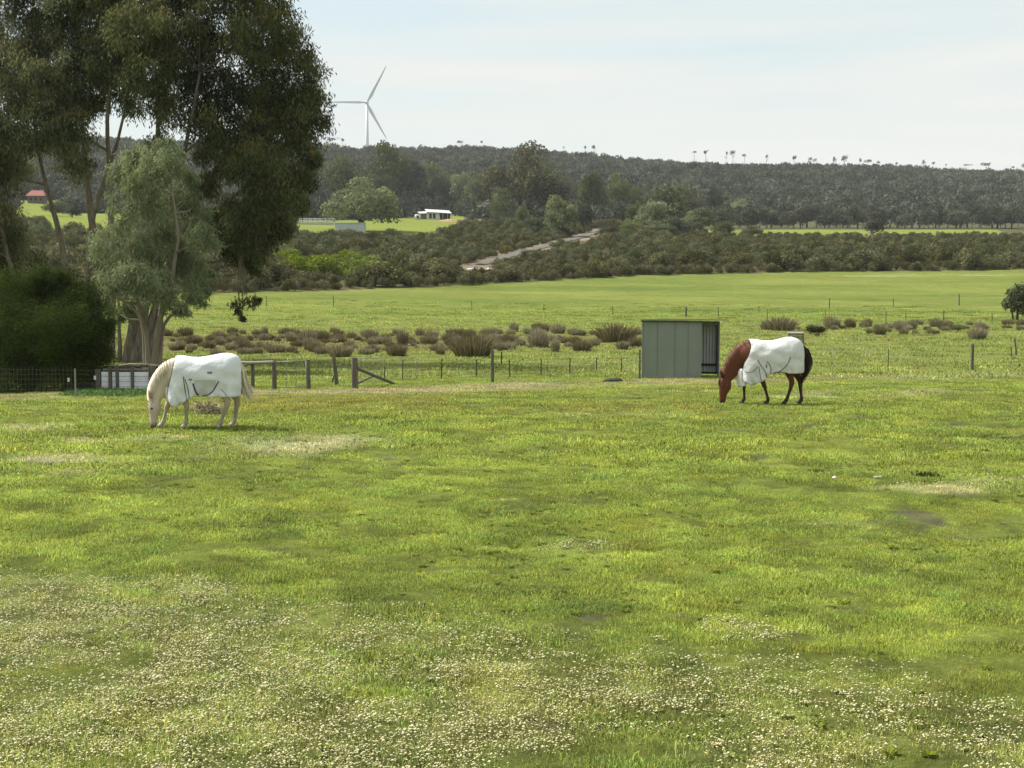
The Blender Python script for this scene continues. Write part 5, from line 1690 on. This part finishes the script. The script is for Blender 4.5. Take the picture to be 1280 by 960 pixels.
        st = [top - nr_ * .02 + Vector((0, sd * .01, 0)), top + nr_ * .018 + Vector((0, sd * .035, 0)),
              top - nr_ * (.35 * ln) + Vector((0, sd * (r2[4] * .75 + .02), -.3 * ln)), top - nr_ * (.7 * ln) + Vector((g_.gauss(0, .02), sd * (r2[4] * .98 + .025), -.75 * ln))]
        strands.append(st)
    for k in range(18):
        q_ = hp(.0); a0 = L(q_[0] + q_[3] * .7, q_[1] + g_.gauss(0, .02), q_[2] + .05)
        e2 = hp(.28)
        strands.append([a0, L(e2[0] + e2[3] * 1.02, e2[1] + g_.gauss(0, .03), e2[2] + .08), L(e2[0] + e2[3] * 1.0, e2[1] + g_.gauss(0, .035), e2[2] - .02)])
    hair('mane', strands, spec.get('manemat', spec['hairmat']), .008)

    # the rug: a draped cloth shell over the trunk
    bX = np.array([r2[0] for r2 in rows]); bT = np.array([r2[1] for r2 in rows]); bW = np.array([r2[3] for r2 in rows])
    def hw(X_): return float(np.interp(X_, [-.02] + list(bX[bX > .05]), [.09] + list(bW[bX > .05]))) + .03
    def ztop(X_): return float(np.interp(X_, spec['rug_top'][0], spec['rug_top'][1]))
    def zbot(X_): return float(np.interp(X_, spec['rug_bot'][0], spec['rug_bot'][1]))
    def xfront(z): return float(np.interp(z, spec['rug_front'][0], spec['rug_front'][1]))
    XF = 1.42
    def fold(X_, z, k):
        low = max(0.0, min(1.0, (.95 - z) / .35)) * (1.0 + 1.2 * max(0, (X_ - .95) / .5))
        return low * (.032 * math.sin(X_ * 17 + z * 5 + k) + .018 * math.sin(X_ * 31 - z * 9 + k * 2)) + .007 * math.sin(X_ * 6 - z * 21 + k) * (1 if z < 1.3 else 0) + .006 * math.sin(X_ * 11 + z * 13 + k) + low * .03 * max(0, (X_ - .9))
    def cloth(X_, z, sd, off=0.0):
        zt, wd = ztop(X_), hw(X_); zc = zt - .42
        if z >= zc: y = wd * math.sqrt(max(0, 1 - ((z - zc) / (zt - zc)) ** 2))
        else: y = wd - .03 * min(1, (zc - z) / .4) * (1 if .4 < X_ < 1.0 else 0)
        k_ = 0 if z >= zt - .02 else 1
        return sd * (y + k_ * fold(X_, z, 1.0 if sd > 0 else 2.2) + off)
    nu, nv = 64, 26
    V = []; F = []
    for iu in range(nu + 1):
        u = iu / nu; Xn = u * XF
        zt, zb = ztop(Xn), zbot(Xn); zc = zt - .42
        col_ = []
        for iv in range(nv + 1):
            v = iv / nv
            if v < .5: z = zc + (zt - zc) * math.cos(v / .5 * math.pi / 2)
            else: z = zc + (zb - zc) * (v - .5) / .5
            X_ = Xn * (xfront(z) / XF)
            if u < .15: X_ += (.15 - u) / .15 * spec.get('rear', 0) * (1 if z > 1.2 else 0) * 0
            col_.append((X_, z, Xn))
        for (X_, z, Xn_) in col_[::-1]: V.append(L(X_, cloth(Xn_, z, -1), z))
        for (X_, z, Xn_) in col_[1:]: V.append(L(X_, cloth(Xn_, z, 1), z))
    nc = 2 * nv + 1
    for i in range(nu):
        for k in range(nc - 1):
            F.append((i * nc + k, (i + 1) * nc + k, (i + 1) * nc + k + 1, i * nc + k + 1))
    rm = spec['rugmat']
    ru = link('rug', mesh_np('rug', V, F, smooth=True), t, rm)
    sm = ru.modifiers.new('thick', 'SOLIDIFY'); sm.thickness = .012; sm.offset = 1
    # chest piece closing the front
    V = []; F = []; n1, n2 = 12, 14
    cz0, cz1 = spec['chest']
    for i in range(n1 + 1):
        z = cz0 + (cz1 - cz0) * i / n1
        xf = xfront(z); w_ = hw(min(xf, 1.40)) * .98
        for k in range(n2 + 1):
            a_ = -math.pi / 2 + math.pi * k / n2
            V.append(L(xf - .02 + math.cos(a_) * (spec['chest_out'] * (i / n1) ** .8 + .07) + .008 * math.sin(k * 1.7 + i), math.sin(a_) * w_ , z - .05 * math.cos(a_) * spec.get('chest_drop', 0) * (i / n1) * 3))
    for i in range(n1):
        for k in range(n2):
            F.append((i * (n2 + 1) + k, i * (n2 + 1) + k + 1, (i + 1) * (n2 + 1) + k + 1, (i + 1) * (n2 + 1) + k))
    cp = link('rug_chest', mesh_np('rug_chest', V, F, smooth=True), t, rm)
    cp.modifiers.new('thick', 'SOLIDIFY').thickness = .008
    # tail flap
    # piping and straps lying on the cloth
    trim = simple(spec['name'] + '_trim', (.045, .047, .055), .6, .1, 20)
    def xn_of(X_, z): return X_ * XF / xfront(z)
    for nm, pts, wd_ in spec['straps']:
        for sd in (1, -1):
            fine = resamp(pts, 5)
            pl_ = [L(q2[0], cloth(xn_of(q2[0], q2[1]), q2[1], sd, .016), q2[1]) for q2 in fine]
            MB().tube(pl_, wd_, 6).build(nm, trim, t, smooth=True)
    def edge_line(pts): return [L(*q2) for q2 in pts]
    for sd in (1, -1):
        pts = []
        for k in range(16):
            z = ztop(XF) - .015 - k / 15 * (ztop(XF) - .72)
            pts.append((xfront(z), cloth(XF, z, sd, .010), z))
        MB().tube(edge_line(pts), .009, 6).build('piping', trim, t, smooth=True)
        pts = []
        for k in range(14):
            z = ztop(0) - .01 - k / 13 * (ztop(0) - zbot(0) - .01)
            pts.append((0.0, cloth(0, z, sd, .008), z))
        MB().tube(edge_line(pts), .007, 6).build('piping', trim, t, smooth=True)
    if spec.get('panel'):
        (xa, xb, arc, ztp) = spec['panel']
        for sd in (1, -1):
            V = []; F = []
            for i in range(13):
                X_ = xa + (xb - xa) * i / 12
                zl = float(np.interp(X_, arc[0], arc[1]))
                for k in range(9):
                    z = zl + (ztp - zl) * k / 8
                    V.append(L(X_, cloth(xn_of(X_, z), z, sd, .015), z))
            for i in range(12):
                for k in range(8):
                    F.append((i * 9 + k, (i + 1) * 9 + k, (i + 1) * 9 + k + 1, i * 9 + k + 1))
            link('belly_panel', mesh_np('belly_panel', V, F, smooth=True), t, M['rugmesh'])
        # band under the belly
    for (xs_, r_) in spec.get('girth', []):
        V = []
        n_ = 14
        zt, zb = np.interp(xs_, bX, bT), np.interp(xs_, bX, [q2[2] for q2 in rows])
        w_ = np.interp(xs_, bX, bW)
        V = [L(xs_ + .05 * math.sin(a_), math.cos(a_) * (w_ + .015), (zt + zb) / 2 - math.sin(a_) * ((zt - zb) / 2 + .015)) for a_ in np.linspace(.1, math.pi - .1, n_)]
        MB().tube(V, r_, 6).build('girth_strap', trim, t, smooth=True)
    for (xs_, zs_, w_, h_) in spec.get('buckles', []):
        y_ = cloth(xn_of(xs_, zs_), zs_, 1, .022)
        MB().box(L(xs_, y_, zs_), (w_, .012, h_)).build('patch', simple('badge', (.20, .23, .26), .6, .1, 20), t)
    return t

def rug_mat(name, col, stain):  # second colour is the tone of the stains
    m = simple(name, col, .85, .05, 3, .45, 5, dirt=stain, dirt_amt=.65, dscale=2.6, spec=.12)
    m.node_tree.nodes['Bump'].inputs['Distance'].default_value = .06
    return m
M['rugw'] = rug_mat('white_mesh_rug', (.70, .72, .75), (.56, .57, .58))
M['rugw2'] = rug_mat('white_mesh_rug_plain', (.68, .68, .68), (.54, .52, .50))
M['rugmesh'] = simple('grey_mesh_panel', (.50, .50, .50), .8, .05, 5, .3, 90)  # light grey mesh insert at the belly of the rug
def hair_mat(name, a_, b_):
    return simple(name, a_, .5, .35, 14, 0, 30, stretch=(3, 3, 1), dirt=b_, dirt_amt=.6, dscale=6)

BODY = [(0.02, 1.30, 1.02, .09), (.09, 1.41, .88, .20), (.24, 1.495, .77, .265), (.42, 1.49, .73, .285), (.62, 1.43, .70, .30), (.86, 1.405, .68, .305),
        (1.08, 1.43, .68, .28), (1.26, 1.46, .70, .24), (1.40, 1.40, .76, .20), (1.50, 1.28, .84, .13)]
pale = dict(
    name='pale', label='pale cream horse in a white rug grazing on the left with its head down', px=258.5, py=534.5, ppm=60, yaw=.10, seed=1, body=BODY,
    neck=[(1.20, 0, 1.20, .27, .17), (1.40, 0, 1.13, .285, .145), (1.55, .01, 1.02, .255, .12), (1.68, .02, .86, .215, .10), (1.755, .035, .70, .17, .085), (1.79, .05, .56, .12, .078)],
    head=[(1.80, .05, .60, .10, .075), (1.79, .06, .50, .135, .095), (1.785, .07, .40, .135, .098), (1.80, .085, .28, .098, .075), (1.81, .10, .16, .075, .062), (1.81, .11, .07, .072, .062), (1.80, .112, .02, .045, .045)],
    legs=[(1, 'f', [(1.26, 1.05, .13, .07), (1.24, .80, .10, .07), (1.17, .62, .070, .058), (1.12, .44, .052, .047), (1.135, .36, .036, .034), (1.13, .20, .034, .032), (1.14, .13, .044, .040), (1.165, .065, .040, .040)]),
          (-1, 'f', [(1.32, 1.05, .13, .07), (1.38, .80, .10, .07), (1.47, .62, .070, .058), (1.55, .44, .054, .047), (1.575, .36, .036, .034), (1.615, .20, .034, .032), (1.63, .13, .044, .040), (1.67, .065, .040, .040)]),
          (1, 'h', [(.30, 1.12, .20, .10), (.36, .90, .165, .09), (.36, .74, .105, .075), (.30, .60, .070, .052), (.285, .50, .060, .046), (.34, .36, .040, .036), (.40, .20, .036, .034), (.425, .13, .046, .042), (.465, .065, .042, .042)]),
          (-1, 'h', [(.22, 1.12, .20, .10), (.24, .90, .165, .09), (.20, .74, .105, .075), (.12, .60, .070, .052), (.105, .50, .060, .046), (.125, .36, .040, .036), (.145, .20, .036, .034), (.16, .13, .046, .042), (.195, .065, .042, .042)])],
    coat=(.60, .51, .39), face=(.46, .38, .31), muzzle=(.09, .07, .065), leg=(.36, .29, .21), sock=(.44, .38, .30), hoof=(.40, .35, .28), sheen=(.9, .85, .75), ear=(.25, .1, 1.0),
    earmat=simple('pale_ear', (.40, .31, .24), .7, .2, 10), hairmat=hair_mat('cream_hair', (.72, .65, .51), (.52, .43, .30)),
    tail=[(.03, 0, 1.30, .015), (-.01, 0, 1.22, .02), (-.035, 0, 1.05, .03), (-.07, .0, .88, .04), (-.12, .0, .74, .05), (-.17, .0, .62, .06), (-.21, .0, .53, .065)],
    mane_n=420, mane_side=1, mane_len=.16,
    rug_top=([0, .03, .07, .13, .22, .30, .42, .60, .80, .95, 1.10, 1.25, 1.34, 1.42], [1.33, 1.42, 1.475, 1.515, 1.54, 1.548, 1.545, 1.51, 1.475, 1.465, 1.475, 1.50, 1.505, 1.49]),
    rug_bot=([0, .02, .55, .75, .92, 1.02, 1.12, 1.25, 1.38, 1.42], [.70, .66, .655, .67, .68, .63, .56, .50, .46, .47]),
    rug_front=([.45, .60, .80, .95, 1.10, 1.30, 1.51], [1.42, 1.47, 1.50, 1.46, 1.42, 1.375, 1.335]),
    chest=(.86, .56), chest_out=.03, rugmat=M['rugw'],
    straps=[('strap', [(.445, .99), (.50, .89), (.57, .78), (.68, .705), (.78, .690)], .012), ('strap', [(.965, .95), (.94, .86), (.90, .76), (.86, .70)], .018),
            ('seam_tape', [(1.16, 1.09), (1.15, .97), (1.135, .85), (1.11, .70), (1.09, .59)], .010), ('seam_tape', [(1.13, 1.04), (1.09, .92), (1.065, .80), (1.05, .70), (1.045, .62)], .008),
            ('seam_tape', [(.42, .84), (.34, .76), (.28, .68)], .005)],
    panel=(.50, .94, ([.50, .57, .68, .84, .90, .94], [.90, .79, .715, .70, .76, .86]), 1.02), girth=[(.72, .018), (.84, .018)],
    buckles=[(.62, 1.17, .10, .045), (1.02, 1.03, .07, .03)])
BODY2 = [(0.04, 1.32, 1.04, .09), (.10, 1.43, .92, .19), (.22, 1.53, .82, .25), (.42, 1.555, .78, .275), (.60, 1.52, .76, .285), (.84, 1.47, .76, .285),
         (1.06, 1.47, .76, .265), (1.24, 1.50, .78, .23), (1.38, 1.44, .82, .19), (1.49, 1.30, .88, .12)]
chestnut = dict(
    name='chestnut', label='chestnut horse in a white rug, dark tail, grazing right of the shed', px=965, py=505.6, ppm=52.6, yaw=-.06, seed=2, body=BODY2,
    neck=[(1.18, 0, 1.26, .26, .16), (1.34, 0, 1.22, .285, .14), (1.50, 0, 1.08, .265, .12), (1.63, 0, .92, .225, .10), (1.74, .0, .76, .18, .085), (1.83, .0, .61, .135, .078)],
    head=[(1.87, .0, .63, .10, .075), (1.855, .0, .53, .15, .095), (1.85, .0, .42, .15, .096), (1.885, .0, .29, .110, .072), (1.90, .0, .17, .085, .060), (1.905, .0, .08, .075, .060), (1.90, .0, .03, .05, .045)],
    legs=[(-1, 'f', [(1.28, 1.10, .12, .07), (1.34, .84, .09, .07), (1.385, .64, .062, .055), (1.385, .45, .048, .044), (1.385, .37, .034, .032), (1.38, .20, .032, .030), (1.385, .13, .042, .038), (1.41, .065, .038, .038)]),
          (1, 'f', [(1.20, 1.10, .12, .07), (1.09, .84, .09, .07), (1.00, .64, .062, .055), (.93, .45, .048, .044), (.905, .37, .034, .032), (.855, .20, .032, .030), (.84, .13, .042, .038), (.855, .065, .038, .038)]),
          (1, 'h', [(.26, 1.18, .19, .10), (.33, .94, .16, .09), (.345, .78, .10, .07), (.30, .62, .064, .050), (.285, .52, .056, .044), (.325, .36, .038, .034), (.375, .20, .034, .032), (.40, .13, .044, .040), (.435, .065, .040, .040)]),
          (-1, 'h', [(.20, 1.18, .19, .10), (.20, .94, .16, .09), (.17, .78, .10, .07), (.09, .62, .064, .050), (.055, .52, .056, .044), (.045, .36, .038, .034), (.025, .20, .034, .032), (.02, .13, .044, .040), (.045, .065, .040, .040)])],
    coat=(.125, .040, .018), face=(.13, .046, .022), muzzle=(.035, .02, .016), leg=(.050, .024, .015), sock=(.040, .025, .018), hoof=(.035, .03, .025), sheen=(.9, .55, .3), ear=(.35, .0, 1.0),
    earmat=simple('chestnut_ear', (.10, .045, .03), .7, .2, 10), hairmat=hair_mat('dark_hair', (.028, .016, .012), (.05, .022, .014)), manemat=hair_mat('red_hair', (.10, .032, .016), (.06, .02, .012)),
    tail=[(.06, 0, 1.42, .012), (.00, 0, 1.36, .022), (-.06, 0, 1.22, .035), (-.095, 0, 1.04, .042), (-.075, 0, .88, .042), (-.02, 0, .72, .036), (.03, 0, .56, .024), (.05, 0, .50, .01)],
    mane_n=200, mane_side=-1, mane_len=.10,
    rug_top=([0, .03, .08, .14, .22, .32, .45, .60, .75, .88, 1.0, 1.15, 1.28, 1.42], [1.36, 1.44, 1.505, 1.55, 1.58, 1.605, 1.60, 1.565, 1.53, 1.515, 1.515, 1.53, 1.55, 1.55]),
    rug_bot=([0, .03, .36, .45, .60, .80, .88, 1.0, 1.15, 1.3, 1.42], [.80, .765, .755, .79, .80, .74, .66, .57, .51, .455, .55]),
    rug_front=([.45, .60, .80, 1.0, 1.15, 1.30, 1.42, 1.56], [1.36, 1.42, 1.47, 1.41, 1.33, 1.27, 1.255, 1.30]),
    chest=(.86, .46), chest_out=.13, chest_drop=.3, rugmat=M['rugw2'],
    straps=[('seam_tape', [(1.105, 1.08), (1.03, .94), (.93, .80), (.89, .66)], .008), ('seam_tape', [(1.085, .92), (1.06, .78), (1.03, .62), (1.01, .59)], .007),
            ('strap', [(.89, 1.04), (.83, .96), (.80, .86), (.80, .76)], .009), ('strap', [(.345, 1.15), (.40, 1.00), (.48, .90), (.60, .80), (.70, .78)], .009),
            ('seam_tape', [(1.40, .80), (1.28, .78), (1.18, .84), (1.11, .93)], .006)],
    girth=[(.62, .010), (.72, .010)], buckles=[(.905, .93, .03, .09)])
horse(pale)
horse(chestnut)
